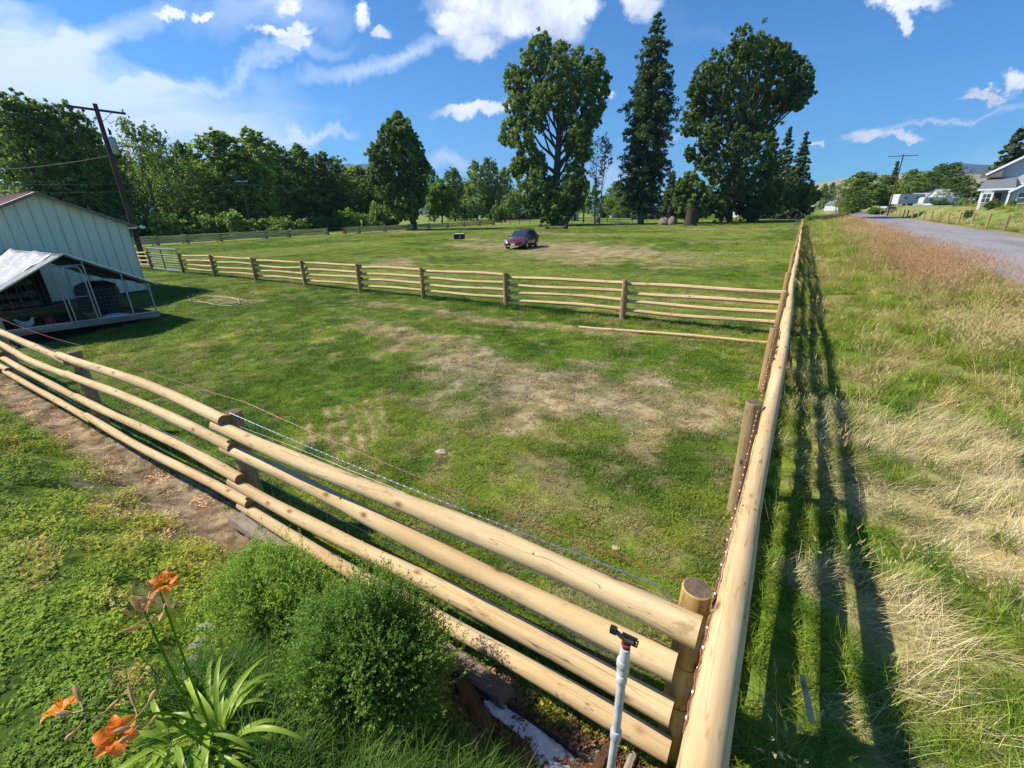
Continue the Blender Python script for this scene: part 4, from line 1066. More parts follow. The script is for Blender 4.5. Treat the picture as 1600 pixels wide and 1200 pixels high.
mb.build('added_dark_sheet', simple('pen_gloom_black', (.035, .038, .035), .9, .3, 6), pen, smooth=False)  # near-black sheets added at back and side to stand in for the pen's inner shade
# tarp
def tarp(t0, t1, b0, b1, zoff, sag, mat, name, label=None):
    n1_, n2_ = 14, 18; vs = []
    for i in range(n1_ + 1):
        for j in range(n2_ + 1):
            t = t0 + (t1 - t0) * i / n1_; bk = b0 + (b1 - b0) * j / n2_; z = 1.12 + (2.10 - 1.12) * (1 - abs(t - .5) * 2)
            z += zoff + .02 * math.sin(j * 1.3 + i * .4) * sag + .016 * math.sin(i * 1.9 - j * .7) * sag - .03 * sag * math.sin(math.pi * 2 * abs((bk) % .5)) 
            p = gp(t, z, bk); vs.append(p)
    fs = [(i * (n2_ + 1) + j, (i + 1) * (n2_ + 1) + j, (i + 1) * (n2_ + 1) + j + 1, i * (n2_ + 1) + j + 1) for i in range(n1_) for j in range(n2_)]
    o = MB().add(vs, fs).build(name, mat, pen, angle=80)
    if label: o['label'] = label
    s_ = o.modifiers.new('t', 'SOLIDIFY'); s_.thickness = .006; return o
m, nt, out = new_mat('silver_tarp'); v = coord(nt)
n1 = noise(nt, mapping(nt, v, (1, 3, 3)), 2.5, 5, .6, .5); c = mixc(nt, (.22, .22, .24), (.36, .36, .39), ramp(nt, n1, [(.35, 0.0), (.65, 1.0)]))
principled(nt, out, c, .42, n1, .6, .05, .5); MAT['tarp'] = m
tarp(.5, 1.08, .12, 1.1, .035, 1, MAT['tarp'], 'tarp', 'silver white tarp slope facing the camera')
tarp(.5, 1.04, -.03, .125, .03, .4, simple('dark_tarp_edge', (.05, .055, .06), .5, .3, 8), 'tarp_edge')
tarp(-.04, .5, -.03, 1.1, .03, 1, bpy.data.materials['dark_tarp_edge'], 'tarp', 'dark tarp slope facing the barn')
mb = MB(); mb.tube([gp(.5, 2.14, -.03), gp(1.06, 1.05, -.03)], .018, 6); mb.tube([gp(.5, 2.14, -.03), gp(-.06, 1.05, -.03)], .018, 6); mb.build('roof_edge', MAT['white'], pen)
# covered bin, sack, feeder, hens
def at_pen(t, bk, z=0): return Vector(gp(t, z, bk))
p = at_pen(.25, .30)
bb = thing('covered_bin', 'large black covered bin standing inside the right half of the pen', 'bin', tuple(p))
MB().tube([(0, 0, 0), (0, 0, .3), (0, 0, .88), (0, 0, 1.06), (0, 0, 1.16)], [.52, .54, .54, .50, .28], 20, wob=.04, seed=3).build('cover', MAT['black'], bb)
MB().tube([(0, 0, .90), (0, 0, .94)], .545, 20).build('rim', MAT['black_metal'], bb)
p = at_pen(.26, -.0 + .05); mb = MB(); mb.ball((0, 0, .10), (.22, .45, .13), 14, 8, 0, .08, 3)
o = mb.build('feed_sack', simple('pale_sack', (.62, .58, .62), .8, .15, 14), loc=(p.x - .18, p.y - .1, 0)); tag(o, 'pale lumpy sack lying on the pen floor before the black bin', 'sack')
p = at_pen(.68, .15); fd = thing('feeder', 'red poultry feeder standing left of the pen door', 'feeder', tuple(p))
MB().tube([(0, 0, .02), (0, 0, .06), (0, 0, .08)], [.20, .20, .17], 16).build('tray', MAT['red'], fd); MB().tube([(0, 0, .08), (0, 0, .30), (0, 0, .36)], [.12, .10, .03], 14).build('tank', MAT['red'], fd)
def hen(loc, rz, mat, label, s=1.0, peck=False):
    verts = [(-.16, 0, .30), (-.08, 0, .24), (.02, 0, .22), (.10, 0, .25), (.15, 0, .33 if not peck else .20), (.175, 0, .40 if not peck else .10), (-.24, 0, .40), (.0, .05, .14), (.0, .05, .02), (.0, -.05, .14), (.0, -.05, .02), (.205, 0, .40 if not peck else .085)]
    ed = [(0, 1), (1, 2), (2, 3), (3, 4), (4, 5), (0, 6), (2, 7), (7, 8), (2, 9), (9, 10), (5, 11)]
    rad = [.06, .095, .105, .085, .045, .034, .035, .03, .01, .03, .01, .010]
    me = bpy.data.meshes.new('hen'); me.from_pydata([tuple(c_ * s for c_ in v_) for v_ in verts], ed, []); o = bpy.data.objects.new('hen', me); COL.objects.link(o)
    sk = o.modifiers.new('skin', 'SKIN'); sb = o.modifiers.new('sub', 'SUBSURF'); sb.levels = sb.render_levels = 2
    for v_, r_ in zip(me.skin_vertices[0].data, rad): v_.radius = (r_ * s, r_ * s)
    me.skin_vertices[0].data[2].use_root = True
    me.materials.append(mat); o.location = loc; o.rotation_euler = (0, 0, rz); tag(o, label, 'hen')
    cz = .44 if not peck else .13; cx = .17
    MB().add([(cx * s - .03 * s, -.004, cz * s), (cx * s + .03 * s, -.004, cz * s), (cx * s, -.004, (cz + .05) * s), (cx * s - .03 * s, .004, cz * s), (cx * s + .03 * s, .004, cz * s), (cx * s, .004, (cz + .05) * s)], [(0, 1, 2), (5, 4, 3), (0, 2, 5, 3), (2, 1, 4, 5)]).build('comb', MAT['red'], o)
    MB().tube([(.225 * s, 0, (.405 if not peck else .08) * s), (.265 * s, 0, (.395 if not peck else .06) * s)], [.012 * s, .002], 6).build('beak', MAT['throat'], o)
    return o
p = at_pen(.42, .12); hen((p.x, p.y, 0), 2.2, MAT['feather'], 'brown hen standing just inside the pen door')
p = at_pen(.36, .2); hen((p.x, p.y, 0), -.6, MAT['feather'], 'brown hen pecking beside the pale sack', .95, True)
p = at_pen(.12, .6); hen((p.x, p.y, 0), 2.9, MAT['feather'], 'brown hen in the right end of the pen beside the netting', .95)
p = at_pen(.84, .1); hen((p.x, p.y, 0), 1.0, MAT['feather_w'], 'pale hen in the left part of the pen', 1.0)

# ------------------------------------------------------------------ utility poles and wires
vr = Vector((M[0, 0], M[1, 0])); va = math.atan2(vr.y, vr.x)
def upole(label, topx, topy, dist, arm_len, arm_ang, r=.15, insul=3, transformer=False, two=False, pale=False, lamp=False):
    Pt = at_dist(topx, topy, dist); z0 = T(Pt[0], Pt[1]); h = Pt[2] - z0
    root = thing('utility_pole', label, 'utility pole', (Pt[0], Pt[1], z0))
    MB().tube([(0, 0, -.3), (0, 0, h * .5), (0, 0, h)], [r, r * .82, r * .68], 10).build('pole', MAT['bark_pale'] if pale else MAT['pole'], root)
    ca, sa = math.cos(arm_ang), math.sin(arm_ang)
    for zz_ in ([h - .35] + ([h - 1.6] if two else [])):
        a = MB(); a.beam((-ca * arm_len / 2, -sa * arm_len / 2, zz_), (ca * arm_len / 2, sa * arm_len / 2, zz_), .10, .13)
        ar = a.build('crossarm', MAT['white'] if lamp else MAT['pole'], root, smooth=False)
        i_ = MB()
        for k in range(insul):
            u = (-.46 + .92 * k / max(1, insul - 1)) * arm_len; i_.tube([(ca * u, sa * u, zz_ + .06), (ca * u, sa * u, zz_ + .14), (ca * u, sa * u, zz_ + .26)], [.02, .06, .04], 8)
        i_.build('insulators', MAT['steel'], ar)
    MB().beam((ca * arm_len * .25, sa * arm_len * .25, h - .4), (0, 0, h - 1.1), .04, .04).build('brace', MAT['steel'], root)
    if transformer:
        tr = MB(); cx, cy = .42 * vr.x, .42 * vr.y
        tr.tube([(cx, cy, h - 2.95), (cx, cy, h - 2.85), (cx, cy, h - 2.0), (cx, cy, h - 1.93)], [.16, .20, .20, .14], 16).build('transformer', MAT['steel'], root)
        MB().tube([(cx + .1, cy, h - 1.8), (cx + .1, cy, h - 1.5)], .045, 8).tube([(cx - .1, cy, h - 1.8), (cx - .1, cy, h - 1.4)], .045, 8).build('bushings', MAT['pole'], root)
    return Vector((Pt[0], Pt[1], z0 + h)), root
p1, _r = upole('tall leaning looking dark utility pole with transformer behind the barn', 148, 162, 43.0, 3.1, va + 1.0, .19, 3, True)
_r['label'] = 'tall dark utility pole with crossarm and grey transformer beside the barn'
p2, _ = upole('small pole with pale crossarm in front of the left woods', 377, 280, 100, 2.2, va, .16, 3, lamp=True)
p3, _ = upole('distant pole with two crossarms between the lone tree and the cottonwoods', 777, 284, 170, 3.4, va, .15, 3, two=True)
p4, _ = upole('dark utility pole with single crossarm right of the road', 1412, 241, 150, 6.0, va - .25, .17, 4)
p5, _ = upole('short distant utility pole beyond the bend of the road', 1316, 283, 260, 4.0, va, .2, 3)
p6, _ = upole('leaning pale pole standing among the dark spruces by the road', 1209, 284, 190, .6, va, .14, 2, pale=True)
def power_line(label, pairs, r=.02):
    root = thing('power_line', label, 'wire', (0, 0, 0))
    for a, b_, sag in pairs: MB().tube(catenary(a, b_, sag, 14), r, 4, cap=False).build('wire', MAT['wire_dull'], root)
L0 = at_dist(-160, 300, 70)
power_line('pale wires crossing the left woods low above the barn roof', [(Vector(at_dist(-160, 300, 80)), p2 + Vector((0, 0, -.8)), .6), (p2 + Vector((0, 0, -.8)), p3 + Vector((0, 0, -1.0)), 1.5), (Vector(at_dist(-160, 285, 80)), p2 + Vector((0, 0, .3)), .6)], .028)
power_line('thin service wire running left from the pole with the transformer', [(Vector(at_dist(-160, 262, 60)), p1 + Vector((0, 0, -3.0)), .5)], .012)
power_line('thin wire running between the road poles', [(p4 + Vector((.5, 0, -.2)), p5, 2.0)], .02)

# ------------------------------------------------------------------ car
car_f = at(816, 390.6); car_r = at(841, 384.4); hd_ = car_f - car_r; ang_ = math.atan2(hd_[1], hd_[0]) - math.pi / 2
h3 = Vector((hd_[0], hd_[1], 0)).normalized(); left = Vector((-h3.y, h3.x, 0))
midw = (Vector((*car_f, 0)) + Vector((*car_r, 0))) / 2
cpos = midw - left * .80
m, nt, out = new_mat('maroon_car_paint')
n1 = noise(nt, coord(nt), 14, 4); c = mixc(nt, (.11, .008, .010), (.15, .014, .016), n1)
pp = principled(nt, out, c, .22, None, spec=.6); pp.inputs['Coat Weight'].default_value = .7; pp.inputs['Coat Roughness'].default_value = .08; MAT['paint'] = m
MAT['glass'] = simple('dark_car_glass', (.03, .045, .055), .05, .1, 2, 0, 0, .9)
MAT['lamp'] = simple('clear_lamp_lens', (.62, .62, .62), .15, .1, 20, 0, .3, .8)
MAT['chrome'] = simple('chrome', (.6, .6, .62), .15, .05, 10, 0, .9)
MAT['tyre'] = MAT['black']
car = thing('estate_car', 'dark maroon estate car parked on the dry grass of the pasture', 'car', tuple(cpos), ang_)
ST = [(2.39, .36, .52, .60, .66, .52), (2.30, .27, .62, .70, .80, .66), (2.10, .24, .70, .78, .87, .74), (1.75, .22, .80, .88, .90, .76), (1.30, .21, .87, .96, .905, .76), (1.02, .21, .92, 1.03, .91, .74),
      (.60, .21, .94, 1.30, .91, .66), (.28, .21, .95, 1.46, .91, .615), (-.1, .21, .96, 1.53, .91, .61), (-.8, .21, .975, 1.56, .91, .605), (-1.5, .22, .99, 1.54, .90, .595), (-1.85, .24, 1.0, 1.49, .89, .585), (-2.12, .26, 1.0, 1.28, .88, .61), (-2.30, .30, .96, 1.05, .86, .68), (-2.40, .38, .80, .92, .80, .66)]
def sect(s_):
    y, z0, zb, zt, w, wt = s_
    half = [(0, z0), (w * .86, z0), (w * .97, z0 + .10), (w, (z0 + zb) / 2), (w * .985, zb - .08), (w * .94, zb), (wt, zt - .045), (wt * .82, zt), (0, zt + .02)]
    return [(x, y, z) for x, z in half] + [(-x, y, z) for x, z in half[-2:0:-1]]
secs = [sect(s_) for s_ in ST]; n_ = len(secs[0])
vs = [p for s_ in secs for p in s_]
fs = [(i * n_ + k, i * n_ + (k + 1) % n_, (i + 1) * n_ + (k + 1) % n_, (i + 1) * n_ + k) for i in range(len(secs) - 1) for k in range(n_)]
fs = [tuple(reversed(f_)) for f_ in fs]
mb = MB().add(vs, fs); mb.add(secs[0], [tuple(range(n_))]); mb.add(secs[-1], [tuple(reversed(range(n_)))])
body = mb.build('body', MAT['paint'], car, angle=50)
def lerp_side(ya, lo, hi, side, off=.006):
    for a, b_ in zip(ST, ST[1:]):
        if b_[0] <= ya <= a[0]:
            t = (a[0] - ya) / (a[0] - b_[0]); s_ = [a[i] + (b_[i] - a[i]) * t for i in range(6)]; break
    zb, zt, w, wt = s_[2], s_[3], s_[4] * .94, s_[5]
    return [(side * ((w + (wt - w) * q_) + off), ya, zb + (zt - .045 - zb) * q_) for q_ in (lo, hi)]
def side_glass(ys_, side):
    vs = []; 
    for y in ys_: vs += lerp_side(y, .08, .90, side)
    fs = [(2 * i, 2 * i + 2, 2 * i + 3, 2 * i + 1) for i in range(len(ys_) - 1)]
    if side > 0: fs = [tuple(reversed(f_)) for f_ in fs]
    return MB().add(vs, fs)
for side in (-1, 1):
    for ys_ in ((.62, .45, .28, .1, -.18), (-.26, -.6, -1.02), (-1.10, -1.5, -1.9, -2.02)):
        side_glass(ys_, side).build('side_window', MAT['glass'], car, smooth=False)
def top_panel(st_, inner, off):
    vs = []
    for s_ in st_:
        y, z0, zb, zt, w, wt = s_; vs += [(-wt * inner, y + off[0], zt + off[1] - .01), (0, y + off[0], zt + .02 + off[1]), (wt * inner, y + off[0], zt + off[1] - .01)]
    return MB().add(vs, [(3 * i + k, 3 * i + k + 3, 3 * i + k + 4, 3 * i + k + 1) for i in range(len(st_) - 1) for k in (0, 1)])
top_panel([tuple(np.array(ST[5]) * [1, 1, 1, 1, 1, 1]), ST[6], ST[7]], .93, (.015, .012)).build('windscreen', MAT['glass'], car, smooth=False)
top_panel([ST[11], ST[12], ST[13]], .9, (-.012, .01)).build('rear_window', MAT['glass'], car, smooth=False)
for side in (-1, 1):
    hl = MB(); hl.add([(side * .44, 2.345, .60), (side * .79, 2.26, .60), (side * .875, 1.98, .70), (side * .80, 2.00, .79), (side * .50, 2.33, .72)], [(0, 1, 2, 3, 4) if side > 0 else (4, 3, 2, 1, 0)])
    o = hl.build('headlight', MAT['lamp'], car, smooth=False); so = o.modifiers.new('t', 'SOLIDIFY'); so.thickness = .03; so.offset = 0
    MB().tube([(side * .68, 2.30, .40), (side * .68, 2.36, .40)], .055, 12).build('fog_lamp', MAT['lamp'], car)
    MB().ball((side * .98, .72, 1.02), (.10, .07, .07), 10, 6).build('mirror', MAT['paint'], car)
    MB().tube([(side * .58, .1, 1.585), (side * .59, .0, 1.63), (side * .57, -1.5, 1.63), (side * .56, -1.65, 1.57)], .022, 6).build('roof_rail', MAT['black_metal'], car)
    MB().box((side * .80, -2.28, .90), (.16, .16, .22)).build('tail_light', MAT['red'], car, smooth=False)
    for wy in (1.37, -1.37):
        arch = MB(); arch.tube([(side * .80, wy, .34), (side * .918, wy, .34)], .39, 24); arch.build('wheel_arch', MAT['black'], car)
        wh = MB(); wh.tube([(side * .72, wy, .33), (side * .74, wy, .33), (side * .915, wy, .33), (side * .93, wy, .33)], [.30, .335, .335, .30], 24); w_ = wh.build('wheel', MAT['tyre'], car)
        rm_ = MB(); rm_.tube([(side * .925, wy, .33), (side * .945, wy, .33)], [.21, .20], 20)
        for k in range(5):
            a = k * 1.2566; rm_.beam((side * .95, wy, .33), (side * .95, wy + .2 * math.cos(a), .33 + .2 * math.sin(a)), .05, .015)
        rm_.build('rim', MAT['chrome'], w_, smooth=False)
MB().box((0, 2.375, .60), (.62, .05, .13), rot=0).build('grille', MAT['chrome'], car, smooth=False)
MB().box((0, 2.41, .44), (.34, .02, .16)).build('number_plate', MAT['white'], car, smooth=False)
MB().box((0, 2.40, .30), (1.1, .06, .07)).build('bumper_trim', MAT['lamp'], car, smooth=False)
MB().box((0, 0, .25), (1.845, 2.0, .09)).build('sill', MAT['black'], car, smooth=False)

# ------------------------------------------------------------------ pasture clutter
p = on_ground(718, 374)
wt_ = thing('water_trough', 'black box trough with a white rim beside a short post in the pasture', 'trough', tuple(p), .3)
MB().box((0, 0, .33), (1.15, .7, .60), taper=1.06).build('tank', MAT['black'], wt_, smooth=False)
MB().box((0, 0, .655), (1.24, .78, .05)).build('rim', MAT['white'], wt_, smooth=False)
q_ = on_ground(719, 377); z_ = q_[2]
tag(MB().tube([(q_[0], q_[1], z_ - .1), (q_[0], q_[1], z_ + 1.45)], .05, 8).build('post', MAT['post'], loc=(0, 0, 0)), 'short single post standing in front of the water trough', 'post')
def rock(px, py, sx_, sy_, sz_2, label, mat, seed, name='boulder'):
    p = on_ground(px, py); tag(MB().ball((0, 0, sz_2 * .5), (sx_, sy_, sz_2), 12, 8, 0, .16, seed).build(name, mat, loc=tuple(p)), label, name.replace('_', ' '))
hay = simple('weathered_bale', (.20, .17, .13), .95, .3, 6, .8)
rock(1037, 352, 1.1, .9, .95, 'left grey weathered bale between the pine and the willow', hay, 3, 'round_bale'); rock(1050, 352, .9, .9, 1.05, 'right grey weathered bale between the pine and the willow', hay, 4, 'round_bale')
rock(932, 348, 1.0, .8, 1.0, 'grey rubble heap at the foot of the thin bare trees', hay, 5, 'rubble_heap')
rock(884, 358, .45, .4, .5, 'small black tyre heap end right of the car', MAT['black'], 6, 'dark_bundle')
rock(845, 355, .35, .3, .45, 'dark bundle just behind the car roof', MAT['black'], 7, 'dark_bundle')
rock(855, 358, .5, .3, .35, 'low dark bundle between the car and the big cottonwood', MAT['black'], 8, 'dark_bundle')
rr_ = random.Random(3)
a = on_ground(968, 351)
for k in range(12):
    w2 = rr_.uniform(1.2, 3.4); an = rr_.uniform(-.5, .5); cx_ = a[0] + rr_.uniform(-2.0, 2.0); cy_ = a[1] + rr_.uniform(-1, 1)
    tag(MB().beam((cx_ - w2 * math.cos(an) / 2, cy_ - w2 * math.sin(an) / 2, .12 + k * .035), (cx_ + w2 * math.cos(an) / 2, cy_ + w2 * math.sin(an) / 2, .15 + k * .035), .16, .04).build('plank', MAT['plastic'] if k % 2 else MAT['grey_wood']), 'plank in the low heap of pale lumber left of the pine trunk', 'plank', 'planks in the lumber heap')
a = on_ground(868, 358); b_ = on_ground(880, 358)
tag(MB().tube([(a[0] - 1, a[1], .2), (b_[0], b_[1], .2)], .14, 8).build('log', MAT['bark']), 'dark log lying right of the car before the cottonwood', 'log')
# small pipes at the far end of the right fence
for k, (pa, pb) in enumerate((((1232, 361), (1247, 349)), ((1205, 364), (1215, 361)))):
    a = on_ground(*pa); b_ = on_ground(*pb); tag(MB().tube([(a[0], a[1], .1), (b_[0], b_[1], .9 if k == 0 else .2)], .05, 6).build('pipe', MAT['steel']), ['grey pipe leaning on the far end of the road fence', 'short pale pipe lying near the far end of the road fence'][k], 'pipe')

def px_fence(name, label, pts, base_y, h, mat, rails, prad=.06, rrad=.04):
    """posts at pixels along a base line"""
    root = thing(name, label, 'fence')
    G = [on_ground(px, base_y(px)) for px in pts]
    for g in G: MB().tube([(g[0], g[1], g[2] - .1), (g[0], g[1], g[2] + h)], prad, 6).build('post', mat, root)
    for g, k in zip(G, G[1:]):
        for z in rails: MB().tube([(g[0], g[1], g[2] + z), (k[0], k[1], k[2] + z)], rrad, 5, cap=False).build('rail', mat, root)
    return root
px_fence('pipe_fence', 'black pipe fence across the far end of the pasture before the tall trees', [740, 755, 769, 784, 797, 812, 828, 845, 860, 876, 893, 911, 930, 949, 967, 988, 1010, 1029, 1051, 1072, 1097, 1122, 1150, 1180, 1210, 1235], lambda x: 352 - (x - 740) * .0175, 1.35, MAT['black_metal'], (1.3, .75), .07, .045)
px_fence('rail_fence', 'white rail fence by the dark spruces at the far right of the field', [1000, 1022, 1045, 1068, 1090, 1110, 1135, 1160, 1180, 1195, 1210, 1230, 1250, 1270], lambda x: 338.5 - (x - 1000) * .020, 1.7, MAT['white'], (1.55, .9), .10, .09)
px_fence('wire_fence', 'old grey pole and wire fence in front of the left woods', [200, 228, 258, 285, 312, 345, 378, 394, 425, 455, 490, 520, 552], lambda x: 362 - (x - 200) * .026, 1.35, MAT['grey_wood'], (1.25,), .08, .05)
px_fence('wire_fence', 'dark post and wire fence behind the far yellow fence end', [722, 731, 741, 752, 763], lambda x: 347.5, 1.5, MAT['black_metal'], (1.3, .7), .09, .03)
# roadside fence on the right
rs = thing('wire_fence', 'grey wooden post and wire fence along the far side of the road', 'fence')
prev = None
for i in range(26):
    y = 58.0 + 6.3 * i - 6.3 * 3; x = 16.9 + .024 * (y - 58); z = T(x, y); r_ = random.Random(i)
    MB().tube([(x, y, z - .2), (x + r_.uniform(-.08, .08), y + r_.uniform(-.05, .05), z + 1.5 + r_.uniform(-.12, .12))], .11, 7).build('post', MAT['post'] if i % 3 else MAT['post_grey'], rs)
    if prev:
        for zz_ in (.5, .9, 1.3): MB().tube([(*prev[:2], prev[2] + zz_), (x, y, z + zz_)], .008, 3, cap=False).build('wire', MAT['wire'], rs)
    prev = (x, y, z)

# ------------------------------------------------------------------ trees
def leaf_quads(centers, radii, per, leaf, seed, up_bias=.25, flat=None, squash=1.0):
    r = np.random.default_rng(seed); Q = []; S = []
    centers = np.asarray(centers); radii = np.asarray(radii)
    n = len(centers); cs = np.repeat(centers, per, 0); rs_ = np.repeat(radii, per)[:, None]
    d = unit(r.normal(0, 1, (n * per, 3))); rad = r.random((n * per, 1)) ** .5
    p = cs + d * rad * rs_ * np.array([1, 1, squash])
    nr = unit(d * .8 + np.array([0, 0, up_bias]) + r.normal(0, .5, (n * per, 3)))
    u = unit(np.cross(nr, r.normal(0, 1, (n * per, 3)))); w_ = np.cross(nr, u)
    L = (leaf * (.6 + .8 * r.random((n * per, 1))))
    Q = np.stack([p - u * L * .5, p - w_ * L * .32, p + u * L * .5, p + w_ * L * .32], 1)
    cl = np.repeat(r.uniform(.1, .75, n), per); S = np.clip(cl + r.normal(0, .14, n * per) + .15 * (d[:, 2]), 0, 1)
    return Q, S
def crown_clumps(blobs, r, sub=.30, dens=1.0, spire=0.0):
    Cc = []; Rr = []
    for (x, y, z, R0, *_e) in blobs:
        n = int(26 * dens); d = unit(r.normal(0, 1, (n, 3))); rad = R0 * (.48 + .54 * r.random(n) ** .5 + .38 * (r.random(n) > .93))
        p = d * rad[:, None] * np.array([1, 1, 1.15]) + np.array([x, y, z]); 
        if spire: p[:, 2] += spire * R0 * np.clip(d[:, 2], 0, 1) * r.random(n)
        Cc.append(p); Rr.append(R0 * sub * r.uniform(.6, 1.25, n))
    return np.concatenate(Cc), np.concatenate(Rr)
def limb_mesh(base_r, height, blobs, r, seed, lean=(0, 0), mult=1, dark=True, rng_=None):
    mb = MB(); rr2 = random.Random(seed)
    trunk = []; rad = []
    for i in range(9):
        t = i / 8; trunk.append(Vector((lean[0] * t + .25 * math.sin(t * 5 + seed) * t, lean[1] * t + .2 * math.sin(t * 4 + seed), height * t))); rad.append(base_r * ((1.25 if i == 0 else 1.0) * (1 - t) ** .8 + .06))
    mb.tube([trunk[0] + Vector((0, 0, -.4))] + trunk[0:], [rad[0] * 1.15] + rad, 10, wob=.06, seed=seed)
    for b_ in blobs:
        tgt = Vector(b_[:3]); t = max(.08, min(.85, (tgt.z / height) * .62 - .02)); i = min(7, int(t * 8)); a = trunk[i].lerp(trunk[i + 1], t * 8 - i)
        m1 = a.lerp(tgt, .4) + Vector((0, 0, (tgt.z - a.z) * -.10)); m2 = a.lerp(tgt, .75) + Vector((rr2.uniform(-.4, .4), rr2.uniform(-.4, .4), .2))
        r0 = base_r * (.42 - .25 * t); mb.tube([a, m1, m2, tgt], [r0, r0 * .7, r0 * .42, r0 * .12], 6, cap=False)
        for k in range(4):
            e = tgt + Vector((rr2.gauss(0, 1), rr2.gauss(0, 1), rr2.gauss(.3, .8))) * b_[3] * .55; st = m1.lerp(tgt, rr2.uniform(.2, .9)); mb.tube([st, st.lerp(e, .5) + Vector((0, 0, .15)), e], [r0 * .3, r0 * .2, .02], 4, cap=False)
    return mb
def hero_tree(name, label, cat, base_px, dist, blobs_px, leaf, mat, bark, trunk_r, trunk_top_px, per=26, dens=1.0, seed=1, spire=.3, depth_k=.7, sub=.30, fill=1):
    """blobs given as (px, py, radius_px) outline survey; each is given its own distance"""
    r = np.random.default_rng(seed)
    rb = at_dist(base_px[0], base_px[1], dist); z0 = T(rb[0], rb[1]); o3 = np.array([rb[0], rb[1], z0])
    view = unit(np.array([rb[0], rb[1], 0.0])); B = []
    xs = [b_[0] for b_ in blobs_px]; hw_ = (max(xs) - min(xs)) / 2
    for (px, py, rp) in blobs_px:
        q_ = at_dist(px, py, dist); dp = depth_of(q_); Rm = rp * dp / F * .86
        off = (px - np.mean(xs)) / hw_; room = math.sqrt(max(0, 1 - off * off)) * hw_ * dp / F * depth_k
        for s_ in range(fill):
            dd = r.uniform(-1, 1) * room
            B.append((*(q_ + view * dd - o3), Rm))
    root = thing(name, label, cat, tuple(o3))
    cc_, cr_ = crown_clumps(B, r, sub, dens, spire)
    Q, S = leaf_quads(cc_, cr_, per, leaf, seed + 1)
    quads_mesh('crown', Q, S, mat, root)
    tp = at_dist(trunk_top_px[0], trunk_top_px[1], dist); 
    limb_mesh(trunk_r, tp[2] - z0, B[::2] if len(B) > 24 else B, r, seed, lean=(tp[0] - o3[0], tp[1] - o3[1])).build('trunk', bark, root)
    print(name, len(Q)); return root
cot1 = [(858, 330, 18), (880, 332, 16), (830, 326, 14), (845, 78, 20), (872, 70, 20), (828, 92, 17), (900, 96, 22), (928, 95, 17), (803, 114, 20), (856, 108, 22), (888, 118, 22), (938, 122, 18), (820, 142, 22), (846, 150, 20), (872, 142, 18), (912, 138, 22), (928, 156, 20), (806, 168, 20), (838, 176, 20), (795, 204, 18),
        (818, 210, 20), (884, 172, 16), (914, 190, 20), (898, 204, 18), (926, 178, 14), (898, 222, 18), (910, 236, 15), (824, 240, 20), (840, 258, 18), (810, 262, 14), (838, 285, 20), (822, 303, 17), (850, 306, 22), (868, 316, 20), (884, 300, 18), (898, 266, 16), (905, 290, 14), (900, 312, 16), (842, 322, 16), (888, 322, 14), (862, 290, 12)]
cot1 = [(a, b + 15 * max(0, 1 - (b - 50) / 260), c_) for a, b, c_ in cot1]
hero_tree('cottonwood_tree', 'huge dark cottonwood with gaps in its crown, left of the tall pine', 'tree', (868, 345), 108, cot1, .40, MAT['leaf_cot'], MAT['bark'], 1.05, (874, 115), per=36, dens=2.2, seed=11, fill=2, sub=.23)
cot3 = [(1130, 330, 14), (1105, 326, 12), (1175, 330, 16), (1205, 322, 14), (1172, 52, 16), (1156, 72, 18), (1180, 78, 22), (1201, 66, 14), (1226, 74, 15), (1212, 92, 20), (1244, 92, 17), (1254, 112, 18), (1260, 134, 12), (1240, 128, 20), (1246, 154, 12), (1232, 146, 14), (1216, 122, 22), (1140, 96, 20), (1117, 106, 18), (1100, 120, 18), (1088, 132, 14), (1166, 112, 24), (1190, 118, 22),
        (1130, 128, 22), (1104, 150, 22), (1084, 162, 16), (1150, 150, 24), (1184, 152, 24), (1212, 152, 18), (1078, 190, 14), (1100, 184, 20), (1128, 184, 22), (1164, 190, 24), (1196, 186, 20), (1106, 214, 18), (1078, 238, 10), (1094, 245, 14), (1126, 222, 20), (1156, 228, 22), (1190, 224, 20), (1112, 262, 16), (1140, 262, 20), (1172, 266, 20), (1200, 262, 18),
        (1120, 296, 18), (1150, 300, 20), (1182, 302, 20), (1206, 300, 16), (1112, 318, 12), (1160, 322, 14), (1190, 318, 12)]
cot3 = [(a, b + 15 * max(0, 1 - (b - 50) / 260), c_) for a, b, c_ in cot3]
hero_tree('cottonwood_tree', 'broad cottonwood with a heavy crown leaning right, right of the tall pine', 'tree', (1136, 338), 118, cot3, .42, MAT['leaf_cot'], MAT['bark'], 1.0, (1176, 90), per=34, dens=1.9, seed=12, fill=2, sub=.22)
pop = [(621, 182, 9), (616, 200, 14), (633, 205, 14), (604, 215, 14), (642, 222, 14), (622, 224, 20), (588, 240, 14), (608, 245, 20), (636, 248, 22), (654, 246, 14), (592, 266, 18), (620, 272, 24), (646, 272, 18), (664, 262, 9), (586, 284, 12), (604, 292, 20), (632, 298, 24), (656, 290, 14), (612, 316, 16), (636, 322, 20), (652, 312, 14), (624, 334, 10), (645, 334, 10)]
hero_tree('poplar_tree', 'lone rounded green tree standing alone at the pasture edge left of the car', 'tree', (645, 345), 98, pop, .36, MAT['leaf_cot'], MAT['bark'], .55, (622, 190), per=36, dens=2.2, seed=13, fill=2, sub=.24)
wil = [(1078, 282, 12), (1066, 292, 12), (1090, 296, 14), (1064, 308, 14), (1080, 312, 18), (1098, 316, 12), (1070, 326, 14), (1086, 330, 14), (1100, 330, 9), (1062, 322, 9)]
hero_tree('willow_tree', 'short bushy tree sprouting from a thick stump right of the pine', 'tree', (1080, 335), 97, wil, .5, MAT['leaf_cot'], MAT['bark'], .5, (1080, 300), per=36, dens=1.0, seed=14, fill=2)
